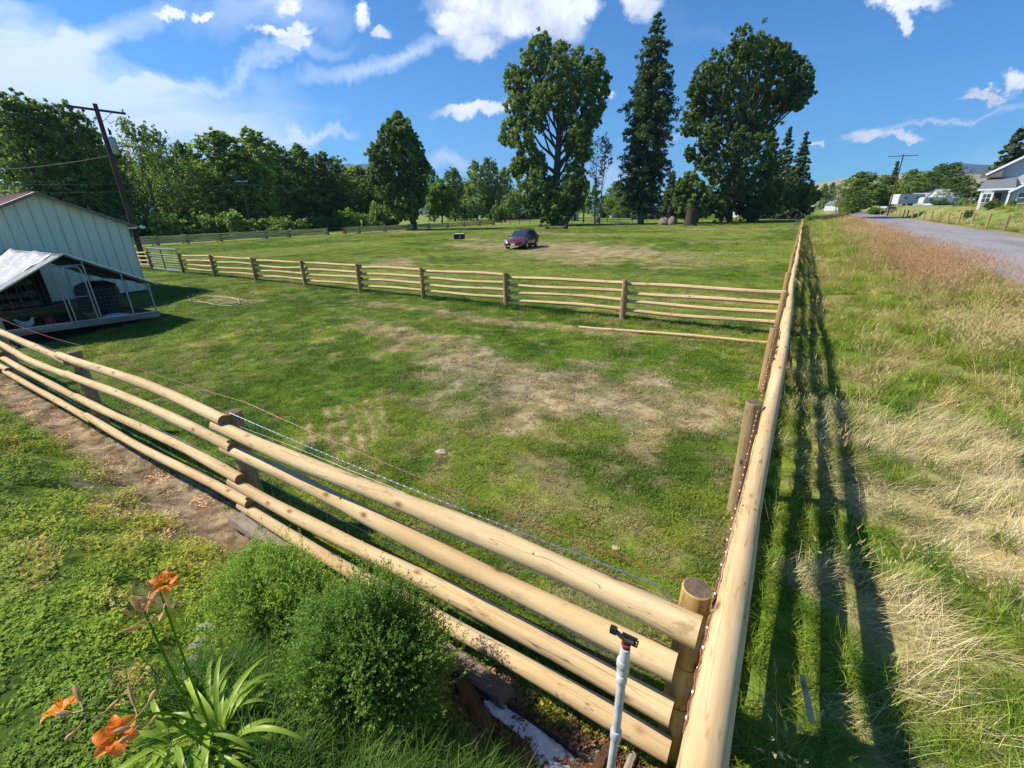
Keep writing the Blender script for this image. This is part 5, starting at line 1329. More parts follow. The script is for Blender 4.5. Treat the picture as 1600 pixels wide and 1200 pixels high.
# thick stump under it
p = on_ground(1078, 353)
tag(MB().tube([(0, 0, -.2), (0, 0, .8), (.1, 0, 2.0), (.1, 0, 2.9)], [1.25, 1.0, .95, 1.0], 14, wob=.07, seed=4).build('tree_stump', simple('dark_stump_bark', (.055, .042, .032), .95, .4, 4, .8), loc=(p[0], p[1], 0)), 'thick brown stump below the short bushy tree', 'stump')
maple = [(1252, 296, 9), (1240, 300, 10), (1264, 299, 10), (1230, 306, 9), (1274, 306, 9), (1250, 309, 12), (1268, 311, 9), (1236, 313, 9), (1262, 317, 7), (1246, 318, 7)]
hero_tree('round_tree', 'small round headed green tree at the far end beside the road', 'tree', (1252, 322), 125, maple, .42, MAT['leaf'], MAT['bark'], .3, (1252, 300), per=36, dens=1.0, seed=15, fill=2)
bare = [(925, 228, 10), (938, 224, 9), (918, 240, 9), (946, 240, 9), (930, 248, 10), (942, 262, 8), (926, 268, 8), (950, 226, 6), (935, 284, 7)]
hero_tree('bare_tree', 'thin pale nearly leafless trees between the cottonwood and the pine', 'tree', (930, 345), 112, bare, .28, MAT['leaf_sparse'], MAT['bark_pale'], .16, (932, 222), per=9, dens=1.0, seed=16, fill=1)['label'] = 'thin pale nearly leafless tree, left one of two between cottonwood and pine'
hero_tree('bare_tree', 'thin pale nearly leafless tree, right one of two between cottonwood and pine', 'tree', (937, 343), 113, [(946, 216, 7), (952, 232, 7), (944, 250, 6), (954, 252, 5), (940, 270, 5)], .28, MAT['leaf_sparse'], MAT['bark_pale'], .16, (946, 216), per=9, dens=1.0, seed=17, fill=1)
hero_tree('light_green_tree', 'light green small tree behind the thin bare trees', 'tree', (912, 340), 135, [(912, 300, 13), (900, 310, 10), (926, 312, 11), (914, 322, 11), (932, 298, 8)], .45, MAT['leaf_bright'], MAT['bark'], .25, (912, 300), per=36, seed=18, fill=1)
hero_tree('light_green_tree', 'bright green small tree right behind the lone poplar', 'tree', (690, 345), 130, [(688, 296, 13), (676, 304, 10), (700, 302, 11), (686, 316, 14), (704, 318, 10), (676, 326, 9), (694, 330, 9)], .5, MAT['leaf_bright'], MAT['bark'], .25, (690, 300), per=36, seed=19, fill=2)

def conifer(name, label, base, h, prof, mat, leaf, seed, whorls=30, per_branch=60, trunk_r=.5, droop=.25, cat='tree', trunk_mat=None, gap=.15):
    r = np.random.default_rng(seed); root = thing(name, label, cat, base); Cc = []; Rr = []; mb = MB()
    mb.tube([(0, 0, -.4), (0, 0, h * .25), (0, 0, h * .6), (0, 0, h)], [trunk_r * 1.2, trunk_r * .85, trunk_r * .5, .05], 10, wob=.04, seed=seed)
    for k in range(whorls):
        t = .06 + .94 * (k + r.uniform(-.3, .3)) / whorls; rad = np.interp(t, [p_[0] for p_ in prof], [p_[1] for p_ in prof])
        if rad <= 0: continue
        nb_ = int(5 + rad * 1.3); a0 = r.uniform(0, 6.28)
        for j in range(nb_):
            if r.random() < gap: continue
            a = a0 + j * 6.283 / nb_ + r.normal(0, .2); L = rad * r.uniform(.65, 1.18); d = np.array([math.cos(a), math.sin(a), 0])
            z0 = h * t; e = d * L + np.array([0, 0, z0 - droop * L + r.normal(0, .2)]); s_ = np.array([0, 0, z0 + .05 * L])
            mb.tube([tuple(s_), tuple((s_ + e) / 2 + np.array([0, 0, .1 * L])), tuple(e)], [.04 + .02 * L, .03 + .008 * L, .015], 4, cap=False)
            m_ = max(2, int(L * 1.6))
            for q_ in range(m_):
                f_ = .22 + .78 * (q_ + .6) / m_; Cc.append(s_ + (e - s_) * f_ + np.array([0, 0, .08 * L * math.sin(math.pi * f_)]) + r.normal(0, .12 + .05 * L, 3)); Rr.append((.30 + .10 * L) * (1.15 - .35 * f_))
    Q, S = leaf_quads(np.array(Cc), np.array(Rr), per_branch, leaf, seed, .3, squash=.75)
    quads_mesh('crown', Q, S, mat, root); mb.build('trunk', trunk_mat or MAT['bark'], root); print(name, len(Q)); return root
def base_at(px_top, py_top, dist): q_ = at_dist(px_top, py_top, dist); z0 = T(q_[0], q_[1]); return (q_[0], q_[1], z0), q_[2] - z0
b_, h_ = base_at(1028, 18, 105)
conifer('pine_tree', 'very tall narrow pine, the tallest tree, between the two cottonwoods', b_, h_, [(0, 0), (.07, 1.5), (.12, 3.9), (.25, 4.8), (.34, 4.4), (.40, 4.4), (.42, 3.4), (.47, 6.0), (.52, 3.6), (.58, 5.4), (.65, 3.5), (.72, 4.2), (.80, 2.7), (.86, 3.1), (.93, 1.5), (1, .3)], MAT['needle_pine'], .38, 31, 42, 34, .6, .12)
spr = [(0, 0), (.05, 1), (.12, 1.0), (.3, .82), (.5, .62), (.7, .40), (.85, .2), (1, .03)]
def spruce(label, px, py, dist, wpx, seed, mat='needle', whorls=26, pb=30, leaf=.45):
    b_, h_ = base_at(px, py, dist); w_ = wpx / 2 * depth_of(at_dist(px, py, dist)) / F
    return conifer('spruce_tree', label, b_, h_, [(t, v_ * w_) for t, v_ in spr], MAT[mat], leaf, seed, whorls, pb, .3, .3)
spruce('tall dark spruce behind the broad cottonwood, left of the three by the road', 1214, 215, 150, 56, 41)
spruce('tall dark spruce by the road, middle of the three', 1235, 196, 145, 60, 42)
spruce('tall dark spruce by the road, right of the three', 1261, 204, 140, 60, 43)
spruce('dark spruce right behind the pine trunk', 1052, 266, 170, 46, 44)
spruce('smaller dark spruce between the pine and the short bushy tree', 1076, 270, 172, 40, 45)
spruce('dark spruce rising behind the grey house at the right edge', 1598, 196, 118, 78, 46, 'needle', 16, 30, .6)
spruce('slender dark spruce behind the pole right of the road', 1404, 250, 230, 16, 47)
spruce('small dark conifer in the gap left of the pine', 1010, 300, 160, 50, 48)

# woods: a few kinds, each copied as whole trees
def decid(name, h, w, seed, mat, leaf, per, dens, base=.14, spire=.5, top_narrow=.85, ngap=0, cat='tree', bark='bark', nb=22):
    r = np.random.default_rng(seed); B = []
    for k in range(nb):
        t = base + (1 - base) * ((k + .5) / nb); prof = w / 2 * (math.sin(math.pi * min(1, (t - base) / (1 - base) * .80 + .16)) ** .7) * (1 - (1 - top_narrow) * t * t)
        a = k * 2.4 + r.uniform(-.4, .4); rd = prof * r.uniform(.30, .78); Rb = max(.10 * w, prof * .48) * r.uniform(.8, 1.15)
        B.append((rd * math.cos(a), rd * math.sin(a), min(h * t, h - Rb * .9), Rb))
    root = thing(name, 'tree', cat, (0, 0, 0)); cc_, cr_ = crown_clumps(B, r, .27, dens * 1.7, spire)
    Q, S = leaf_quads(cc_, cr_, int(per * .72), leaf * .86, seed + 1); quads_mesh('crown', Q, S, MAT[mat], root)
    limb_mesh(w * .022 + .10, h * .93, B[::2], r, seed).build('trunk', MAT[bark], root); return root
kinds = [decid('broadleaf_tree', 20, 11, 51, 'leaf', .48, 30, 1.0), decid('broadleaf_tree', 20, 12, 52, 'leaf_cot', .48, 30, 1.0, base=.10, spire=.6, top_narrow=.9), decid('broadleaf_tree', 20, 10, 53, 'leaf', .5, 22, 1.0, base=.08, spire=.9, top_narrow=.7),
         decid('broadleaf_tree', 20, 12, 54, 'leaf_dark', .55, 22, 1.0, base=.06), decid('broadleaf_tree', 20, 13, 55, 'leaf', .5, 12, .7, base=.22, spire=1.0), ]
KW = [11, 12, 10, 12, 13]; used = [False] * 5
def wood_tree(k, px, py, dist, wpx, label, rot, group=None):
    q_ = at_dist(px, py, dist); z0 = T(q_[0], q_[1]); h_ = q_[2] - z0; w_ = wpx * depth_of(q_) / F
    w_ *= 1.22; s_ = (w_ / KW[k], w_ / KW[k], h_ / 20)
    if used[k]: o = copy_tree(kinds[k], (q_[0], q_[1], z0), rot, s_)
    else: o = kinds[k]; used[k] = True; o.location = (q_[0], q_[1], z0); o.rotation_euler = (0, 0, rot); o.scale = s_
    o['label'] = label
    if group: o['group'] = group
W = 'trees of the woods left of the pasture'
for a_ in [(1, 10, 148, 96, 125, 'tallest dark tree at the far left edge of the woods'), (0, 60, 162, 98, 85, 'tall tree left of the transformer pole, second from the left edge'), (1, 102, 166, 100, 80, 'tall tree whose top rises just left of the transformer pole'), (3, 140, 204, 104, 70, 'dark tree directly behind the transformer pole'),
           (4, 205, 192, 108, 80, 'open thin crowned tree just right of the transformer pole'), (4, 240, 204, 112, 66, 'second open thin crowned tree right of the transformer pole'), (2, 283, 226, 120, 60, 'lower tree in the dip of the woods right of the thin trees'), (0, 335, 208, 112, 105, 'broad dense tree with rounded top above the small pale pole'),
           (2, 392, 206, 114, 90, 'tree with spiky top right above the small pale pole'), (1, 425, 226, 120, 70, 'tree on the shoulder right of the small pale pole'), (2, 465, 230, 122, 72, 'pointed tree left of the blue mountain gap'), (1, 505, 242, 124, 80, 'rounded tree just left of the blue mountain gap'), 
           (0, 556, 262, 130, 80, 'lower tree right below the blue mountain, left of the lone poplar'), (3, 592, 262, 134, 70, 'dark tree half hidden by the left side of the lone poplar'), (3, 30, 190, 116, 120, 'dark filler tree behind the left edge of the woods'), (3, 175, 232, 122, 80, 'dark low tree in the gap right of the transformer pole'),
           (3, 300, 240, 130, 90, 'dark tree behind the dip of the woods'), (3, 370, 232, 132, 90, 'dark tree in the second row behind the small pale pole'), (3, 450, 250, 134, 90, 'dark second row tree left of the blue mountain'), (3, 520, 268, 138, 80, 'dark second row tree below the blue mountain'), (3, 240, 240, 126, 80, 'dark second row tree behind the open thin crowns'), (3, 95, 210, 112, 100, 'dark second row tree left of the transformer pole')]:
    wood_tree(*a_[:5], a_[5], a_[1] * .7, W)
W2 = 'trees of the back row behind the lone tree and car'
for a_ in [(2, 672, 262, 190, 34, 'tree just right of the lone poplar in the back row'), (1, 706, 264, 200, 40, 'tree in the back row above the bright green small tree'), (2, 742, 254, 195, 40, 'pointed back row tree left of the distant double armed pole'), (1, 764, 249, 200, 42, 'tallest back row tree right beside the distant double armed pole'), (2, 788, 264, 205, 36, 'back row tree touching the left side of the huge cottonwood'),
           (3, 725, 286, 215, 60, 'dark low tree between the back row tops, left part'), (3, 775, 290, 215, 60, 'dark low tree between the back row tops, right part'), (0, 800, 300, 180, 36, 'low tree under the left side of the huge cottonwood'), (0, 965, 285, 200, 40, 'tree in the gap between bare trees and pine'), (3, 985, 296, 190, 40, 'dark tree half behind the left side of the pine'), (0, 890, 290, 200, 50, 'tree seen through the gap right of the cottonwood trunk'), (3, 945, 306, 210, 50, 'low dark tree behind the bare trees'), (2, 1100, 290, 190, 36, 'tree behind the left side of the broad cottonwood'), (3, 1150, 280, 190, 60, 'dark tree behind the stems of the broad cottonwood')]:
    wood_tree(*a_[:5], a_[5], a_[1] * .7, W2)
W3 = 'garden trees beyond the right side of the road'
for a_ in [(0, 1352, 270, 215, 62, 'broad green tree left of the road pole, beyond the road'), (1, 1390, 274, 225, 44, 'paler tree directly left of the road pole'), (2, 1428, 266, 215, 44, 'tree just right of the road pole'), (3, 1452, 270, 225, 44, 'dark tree between the road pole and the big garden tree'), (1, 1484, 256, 235, 62, 'biggest rounded tree left of the grey house'), (3, 1502, 276, 200, 48, 'dark low tree against the left side of the grey house'),
           (2, 1290, 288, 420, 16, 'small distant tree at the foot of the tan hill, left'), (3, 1302, 286, 420, 18, 'small distant tree at the foot of the tan hill, right'), (1, 1328, 297, 300, 26, 'low distant tree left of the broad green tree'), (3, 1340, 292, 190, 40, 'low tree at the left foot of the broad green tree')]:
    wood_tree(*a_[:5], a_[5], a_[1] * .7, W3)
# bushes
def bushkind(seed, mat, leaf=.32):
    r = np.random.default_rng(seed); B = [(r.uniform(-1.6, 1.6), r.uniform(-1.2, 1.2), r.uniform(.5, 1.9), r.uniform(.7, 1.1)) for _ in range(12)]
    root = thing('bush', 'bush', 'bush'); cc_, cr_ = crown_clumps(B, r, .38, 1.0, .3); Q, S = leaf_quads(cc_, cr_, 14, leaf, seed); quads_mesh('foliage', Q, S, MAT[mat], root)
    mb = MB()
    for x_, y_, z_, R_ in B: mb.tube([(x_ * .2, y_ * .2, -.2), (x_ * .7, y_ * .7, z_ * .6), (x_, y_, z_)], [.08, .05, .02], 5, cap=False)
    mb.build('stems', MAT['bark'], root); return root
bk = [bushkind(81, 'leaf'), bushkind(82, 'leaf_bright'), bushkind(83, 'leaf_dark')]; bu = [False] * 3
for (k, px, by_, hpx, wpx, label, gr) in [(1, 547, 350, 32, 52, 'bright yellow green round bush before the woods, left of the lone tree', None), (0, 375, 357, 36, 70, 'wide bush at the foot of the small pale pole', None), (0, 420, 356, 26, 60, 'low wide bush right of the small pale pole', None), (0, 300, 360, 34, 60, 'bush below the dip of the woods', None), (0, 262, 362, 38, 60, 'light bush left of the dip, before the woods', None),
                                        (2, 225, 364, 40, 60, 'dark bush just right of the barn eave', None), (2, 340, 358, 28, 50, 'dark bush between the light bushes before the woods', None), (2, 495, 352, 22, 40, 'small dark bush before the woods below the mountain gap', None), (2, 460, 354, 24, 50, 'dark low bush in the middle of the woods edge', None), (0, 585, 348, 36, 34, 'bush against the left foot of the lone tree', None), (2, 520, 350, 20, 40, 'dark low bush left of the bright round bush', None),
                                        (2, 780, 340, 26, 30, 'brownish bush beside the red sheds', None), (2, 600, 346, 26, 60, 'dark bush behind the lone tree trunk', None),
                                        (0, 1322, 318, 10, 20, 'low bush on the road bend before the white building', None), (2, 1372, 320, 10, 26, 'low bush left of the white camper', None), (0, 1500, 319, 9, 14, 'small round bush before the white garage', None), (2, 1518, 321, 12, 14, 'round shrub at the left corner of the grey house', None), (2, 1552, 321, 11, 26, 'dark hedge shrub before the porch of the grey house', None), (2, 1580, 321, 10, 12, 'small shrub beside the garage window of the grey house', None),
                                        (2, 1470, 320, 8, 30, 'low scrub beside the right camper', None), (0, 1262, 337, 10, 20, 'weedy bush at the far end of the verge fence', None)]:
    D = 88 if px < 480 else 108 if px < 640 else (150 if px < 900 else (108 if px < 1300 else (93 if px > 1510 else 170)))
    q_ = at_dist(px, by_, D); z0 = T(q_[0], q_[1]); dp = depth_of(q_); sx_ = wpx * dp / F / 4.6; sz2_ = hpx * dp / F / 2.9
    if bu[k]: o = copy_tree(bk[k], (q_[0], q_[1], z0), px * .37, (sx_, sx_, sz2_))
    else: o = bk[k]; bu[k] = True; o.location = (q_[0], q_[1], z0); o.scale = (sx_, sx_, sz2_)
    o['label'] = label

# ------------------------------------------------------------------ far buildings and vehicles
wall_g = simple('grey_siding', (.50, .52, .55), .7, .06, 3); trim_w = simple('white_trim', (.8, .8, .82), .5, .05, 3); roof_g = simple('grey_shingles', (.17, .175, .185), .9, .2, 4)
win = simple('window_glass', (.05, .06, .08), .1, .1, 2, 0, 0, .8)
o3 = at_dist(1527, 318, 98); oz = T(o3[0], o3[1])
hv = at_dist(1565, 300, 98); hrot = math.atan2(hv[1], hv[0]) - math.pi / 2
house = thing('house', 'two storey pale grey house with white trim at the right edge', 'house', (o3[0], o3[1], oz), hrot + .05)
dpt = depth_of(o3); U = dpt / F
def gable(parent, u0, u1, v0, v1, z0, ze, zp, wall, roof, over=.5, names=('wall', 'roof'), ridge=None):
    um = (u0 + u1) / 2 if ridge is None else ridge
    mb = MB(); mb.add([(u0, v0, z0), (u1, v0, z0), (u1, v0, ze), (um, v0, zp), (u0, v0, ze), (u0, v1, z0), (u1, v1, z0), (u1, v1, ze), (um, v1, zp), (u0, v1, ze)], [(0, 1, 2, 3, 4), (9, 8, 7, 6, 5), (1, 6, 7, 2), (5, 0, 4, 9)])
    w_ = mb.build(names[0], wall, parent, smooth=False); mb = MB()
    for ue, s_ in ((u0 - over, -1), (u1 + over, 1)):
        ze2 = ze - (zp - ze) * over / abs(um - (u0 if s_ < 0 else u1)); a = [(um, v0 - over, zp + .12), (ue, v0 - over, ze2 + .12), (ue, v1 + over, ze2 + .12), (um, v1 + over, zp + .12)]
        mb.add(a + [(x, y, z - .1) for x, y, z in a], [(0, 1, 2, 3), (7, 6, 5, 4), (1, 0, 4, 5), (2, 1, 5, 6), (3, 2, 6, 7)])
    r_ = mb.build(names[1], roof, parent, smooth=False); mb = MB()
    for ue, s_ in ((u0 - over, -1), (u1 + over, 1)):
        ze2 = ze - (zp - ze) * over / abs(um - (u0 if s_ < 0 else u1)); mb.beam((um, v0 - over - .06, zp), (ue, v0 - over - .06, ze2), .08, .28)
    mb.build('fascia', trim_w, r_, smooth=False); return w_
def window(parent, u, v, z, w_, h_):
    f = MB().box((u, v - .03, z), (w_ + .3, .08, h_ + .3)).build('window', trim_w, parent, smooth=False)
    MB().box((u, v - .08, z), (w_, .04, h_)).build('pane', win, f, smooth=False); MB().box((u, v - .12, z), (.06, .03, h_)).box((u, v - .12, z), (w_, .03, .06)).build('muntin', trim_w, f, smooth=False)
k_ = U / .1275 * .74
gable(house, 1.4 * k_, 20 * k_, 3, 12, 0, 5.3, 8.9, wall_g, roof_g, .8, ridge=11.5 * k_)
window(house, 7.9 * k_, 3, 5.3 * k_, .9, .9)
MB().box((1.0 * k_, 2.6, 4.9), (2.2, .8, 1.0)).build('upper_porch_shade', simple('porch_shade_colour', (.18, .15, .13), .8), house, smooth=False)  # dark block: the porch shade below the upper eave is put into its colour
gable(house, 5.8 * k_, 15 * k_, -1.2, 3, 0, 2.6, 4.6, wall_g, roof_g, .5, ridge=11 * k_)
window(house, 8.4 * k_, -1.2, 1.5, 1.6, 1.3); window(house, 10.6 * k_, -1.2, 1.5, 1.4, 1.3)
mb = MB(); a = [(-.5, -1.6, 2.75), (6.0 * k_, -1.6, 2.75), (6.0 * k_, 3.1, 4.35), (.3, 3.1, 4.35)]; mb.add(a + [(x, y, z - .14) for x, y, z in a], [(0, 1, 2, 3), (7, 6, 5, 4), (0, 4, 5, 1), (0, 3, 7, 4)]); mb.build('porch_roof', roof_g, house, smooth=False)
MB().beam((-.5, -1.64, 2.68), (5.7 * k_, -1.64, 2.68), .06, .22).build('fascia', trim_w, house, smooth=False)
MB().box((3.0 * k_, 2.9, 1.4), (5.6 * k_, .2, 2.8)).build('porch_wall', wall_g, house, smooth=False)
MB().box((3.3 * k_, 2.77, 1.15), (1.1, .1, 2.2)).build('door', simple('dark_door', (.10, .07, .06), .6), house, smooth=False)
for u in (.3, 2.2, 5.2): MB().box((u * k_, -1.4, 1.35), (.22, .22, 2.7)).build('porch_column', trim_w, house, smooth=False)
window(house, 1.5 * k_, 2.8, 1.6, 1.2, 1.1)
def shed(label, px, py, D, wm, dm, hm, pm, wall, roof, rot=0, name='shed', cat='shed', door=True):
    q_ = at_dist(px, py, D); z0 = T(q_[0], q_[1]); r_ = thing(name, label, cat, (q_[0], q_[1], z0), va + rot)
    gable(r_, -wm / 2, wm / 2, -dm / 2, dm / 2, -.5, hm, pm, wall, roof, .3)
    if door: MB().box((0, -dm / 2 - .04, hm * .4), (wm * .35, .06, hm * .8)).build('door', simple('shed_door', (.12, .10, .09), .8) if 'shed_door' not in bpy.data.materials else bpy.data.materials['shed_door'], r_, smooth=False)
    return r_
white_w = MAT['caravan']; roof_l = simple('pale_metal_roof', (.50, .52, .55), .4, .08, 3, .1, .3)
def lowz(px, py, D): return at_dist(px, py, D)[2]
shed('white garage with pale grey roof left of the big garden tree', 1446, 317, 205, 7, 7, 1.8, 3.6, white_w, roof_l, .9, 'garage', 'garage')
shed('white garage with grey roof directly left of the grey house', 1477, 316, 200, 7.5, 7, 2.0, 4.4, white_w, roof_l, 1.4, 'garage', 'garage')
shed('white building with low roof at the road bend', 1308, 313, 330, 7, 8, 3.0, 5.0, white_w, roof_g, .4, 'building', 'building')
shed('red shed with pale roof left of the huge cottonwood trunk', 826, 335, 205, 7, 7, 3.4, 5.2, MAT['red_brown'], roof_l, .5)
shed('low red shed, left one of the red sheds', 800, 338, 200, 7, 4, 2.0, 3.0, MAT['red_brown'], roof_l, .2)
shed('small white shed seen right of the huge cottonwood trunk', 896, 340, 150, 2.6, 2.4, 2.6, 3.1, white_w, roof_l, .3)
shed('small white outbuilding behind the pine', 966, 333, 200, 6, 4, 2.2, 2.9, white_w, roof_l, .1)
shed('white shed behind the white rail fence under the broad cottonwood', 1160, 330, 170, 5, 4, 2.6, 3.6, white_w, roof_g, .1)
def camper(label, px, py, D, L, h_, w_, rot):
    q_ = at_dist(px, py, D); z0 = T(q_[0], q_[1]); r_ = thing('camper_trailer', label, 'camper', (q_[0], q_[1], z0), va + rot)
    prof_ = [(-L / 2, .5), (L / 2 - .3, .5), (L / 2, 1.0), (L / 2 - .1, h_ * .8), (L / 2 - .7, h_), (-L / 2 + .3, h_), (-L / 2, h_ - .3)]
    vs = [(x, -w_ / 2, z) for x, z in prof_] + [(x, w_ / 2, z) for x, z in prof_]; n_ = len(prof_)
    MB().add(vs, [tuple(range(n_)), tuple(reversed(range(n_, 2 * n_)))] + [((i + 1) % n_, i, i + n_, (i + 1) % n_ + n_) for i in range(n_)]).build('body', white_w, r_, smooth=False)
    for x in (-L * .25, L * .2): MB().box((x, -w_ / 2 - .03, h_ * .68), (.9, .05, .55)).build('window', win, r_, smooth=False)
    MB().box((0, -w_ / 2 - .02, h_ * .42), (L * .9, .03, .08)).build('stripe', MAT['steel'], r_, smooth=False)
    for x in (-.5, .4):
        MB().tube([(x, -w_ / 2 - .05, .35), (x, -w_ / 2 + .2, .35)], .34, 14).build('wheel', MAT['black'], r_)
camper('white camper trailer just right of the road pole', 1416, 319, 185, 8.5, 3.2, 2.8, .1)
camper('smaller white camper trailer between the garages', 1460, 318, 180, 7.0, 2.1, 2.4, -.2)
def pickup(label, px, py, D, rot, mat):
    q_ = at_dist(px, py, D); z0 = T(q_[0], q_[1]); r_ = thing('parked_van', label, 'van', (q_[0], q_[1], z0), va + rot)
    prof_ = [(-2.4, .4), (2.4, .4), (2.45, 1.0), (1.5, 1.15), (.8, 1.9), (-2.3, 1.95), (-2.4, 1.0)]; n_ = len(prof_)
    vs = [(x, -.95, z) for x, z in prof_] + [(x, .95, z) for x, z in prof_]
    MB().add(vs, [tuple(range(n_)), tuple(reversed(range(n_, 2 * n_)))] + [((i + 1) % n_, i, i + n_, (i + 1) % n_ + n_) for i in range(n_)]).build('body', mat, r_, smooth=False)
    MB().box((-.6, -.97, 1.5), (2.4, .04, .5)).build('side_window', win, r_, smooth=False)
    for x in (-1.5, 1.5): MB().tube([(x, -.99, .35), (x, -.75, .35)], .35, 14).build('wheel', MAT['black'], r_)
pickup('white van parked left of the road pole under the trees', 1392, 320, 175, .2, white_w)
p = on_ground(1362, 322)
for k, (px, py) in enumerate(((1352, 323), (1359, 324), (1366, 322))):
    rock(px, py, .9, .7, .7, ['pale boulder at the road edge, left of three', 'pale boulder at the road edge, middle of three', 'pale boulder at the road edge, right of three'][k], simple('pale_boulder', (.5, .47, .42), .9, .2, 6) if k == 0 else bpy.data.materials['pale_boulder'], 20 + k)

# ------------------------------------------------------------------ hills
def hill(name, pts, D, mat, depth, seed, rough=0.0):
    """ridge described by (px, py) at distance D; slopes down toward and away from the viewer"""
    r = random.Random(seed); vs = []; cols = len(pts); rows = 9
    for i, (px, py) in enumerate(pts):
        q_ = at_dist(px, py, D); d2 = unit(np.array([q_[0], q_[1], 0.0]))
        for j in range(rows):
            s_ = j / (rows - 1) * 2 - 1; zz_ = max(0, q_[2] * (math.cos(s_ * math.pi / 2) ** 1.2)) * (1 + rough * r.uniform(-1, 1) * (abs(s_) < .95 and j != 4)) - 1.0
            p_ = np.array([q_[0], q_[1], 0]) + d2 * s_ * depth; vs.append((p_[0], p_[1], zz_))
    fs = [(i * rows + j, (i + 1) * rows + j, (i + 1) * rows + j + 1, i * rows + j + 1) for i in range(cols - 1) for j in range(rows - 1)]
    tag(MB().add(vs, fs).build(name, mat, angle=80), kind='structure')
tan = simple('dry_hill_grass', (.32, .27, .16), .95, .22, .006, .0); mtn = simple('forested_mountain', (.035, .060, .055), .95, .3, .002, 0)
hill('hill', [(1180, 300), (1240, 292), (1280, 285), (1310, 280), (1340, 276), (1400, 272), (1450, 271), (1500, 272), (1560, 274), (1620, 275), (1700, 280), (1800, 290)], 2400, tan, 700, 3, .10)
hill('mountain', [(430, 290), (480, 272), (520, 259), (545, 255), (575, 262), (620, 276), (700, 300), (760, 310)], 5200, mtn, 1500, 4, .15)
hill('mountain', [(1360, 292), (1410, 270), (1450, 266), (1470, 270), (1500, 261), (1530, 257), (1560, 258), (1600, 266), (1660, 268), (1760, 280)], 7600, mtn, 2000, 5, .15)
hill('mountain', [(880, 322), (940, 314), (980, 308), (1040, 306), (1100, 310), (1180, 318)], 6500, mtn, 1500, 6, .15)

# ------------------------------------------------------------------ valley air
m = bpy.data.materials.new('valley_haze'); m.use_nodes = True; hn = m.node_tree
for n in list(hn.nodes): hn.nodes.remove(n)
ho = hn.nodes.new('ShaderNodeOutputMaterial'); pv = hn.nodes.new('ShaderNodeVolumePrincipled'); pv.inputs['Color'].default_value = (.42, .64, 1.0, 1); pv.inputs['Density'].default_value = .00009; pv.inputs['Anisotropy'].default_value = .2
hn.links.new(pv.outputs[0], ho.inputs['Volume'])
ho_ = MB().box((0, 4400, 498), (12600, 9800, 1004)).build('haze', m, smooth=False); tag(ho_, 'pale blue valley haze', 'haze', kind='stuff'); del ho_['category'], ho_['label']
# ------------------------------------------------------------------ sky, sun, camera
SUN = unit(np.array([-.92, -.38, 0.0])); EL = 45.0
sdir = Vector((SUN[0] * math.cos(R(EL)), SUN[1] * math.cos(R(EL)), math.sin(R(EL))))
sl = bpy.data.lights.new('sun', 'SUN'); sl.energy = 4.9; sl.angle = R(.53); sl.color = (1.0, .95, .85)
so = bpy.data.objects.new('sun', sl); COL.objects.link(so); so.rotation_euler = sdir.to_track_quat('Z', 'Y').to_euler(); so.location = (0, 0, 50)
wd = bpy.data.worlds.new('World'); scene.world = wd; wd.use_nodes = True; nt = wd.node_tree
for n in list(nt.nodes): nt.nodes.remove(n)
wo = nt.nodes.new('ShaderNodeOutputWorld'); bg = nt.nodes.new('ShaderNodeBackground'); nt.links.new(bg.outputs[0], wo.inputs[0])
sky = nt.nodes.new('ShaderNodeTexSky'); sky.sky_type = 'NISHITA'; sky.sun_disc = False; sky.sun_elevation = R(EL); sky.sun_rotation = math.atan2(SUN[0], SUN[1])
sky.altitude = 1200; sky.air_density = 1.0; sky.dust_density = .35; sky.ozone_density = 2.6
hs = nt.nodes.new('ShaderNodeHueSaturation'); hs.inputs['Saturation'].default_value = 1.12; hs.inputs['Value'].default_value = 1.0; nt.links.new(sky.outputs[0], hs.inputs['Color'])
skyc = mixc(nt, hs.outputs[0], (.34, .88, 1.22), 1.0, 'MULTIPLY')
D = nt.nodes.new('ShaderNodeTexCoord').outputs['Generated']
def vm(op, a, b_=None, sc=None):
    n = nt.nodes.new('ShaderNodeVectorMath'); n.operation = op
    for i, v in enumerate((a, b_)):
        if v is None: continue
        if hasattr(v, 'is_linked'): nt.links.new(v, n.inputs[i])
        else: n.inputs[i].default_value = tuple(v)
    if sc is not None: n.inputs[3].default_value = sc
    return n
def wnoise(scale, detail, rough, off, dist=0):
    a = vm('ADD', D, off).outputs[0]; n = nt.nodes.new('ShaderNodeTexNoise'); n.inputs['Scale'].default_value = scale; n.inputs['Detail'].default_value = detail; n.inputs['Roughness'].default_value = rough; n.inputs['Distortion'].default_value = dist
    nt.links.new(a, n.inputs['Vector']); return n
nA = wnoise(13, 12, .68, (3, 1, 2)); nB = wnoise(5, 8, .6, (7, 2, 5), .4)
wA = vm('SCALE', vm('SUBTRACT', nA.outputs['Color'], (.5, .5, .5)).outputs[0], sc=.085).outputs[0]
DA = vm('ADD', D, wA).outputs[0]
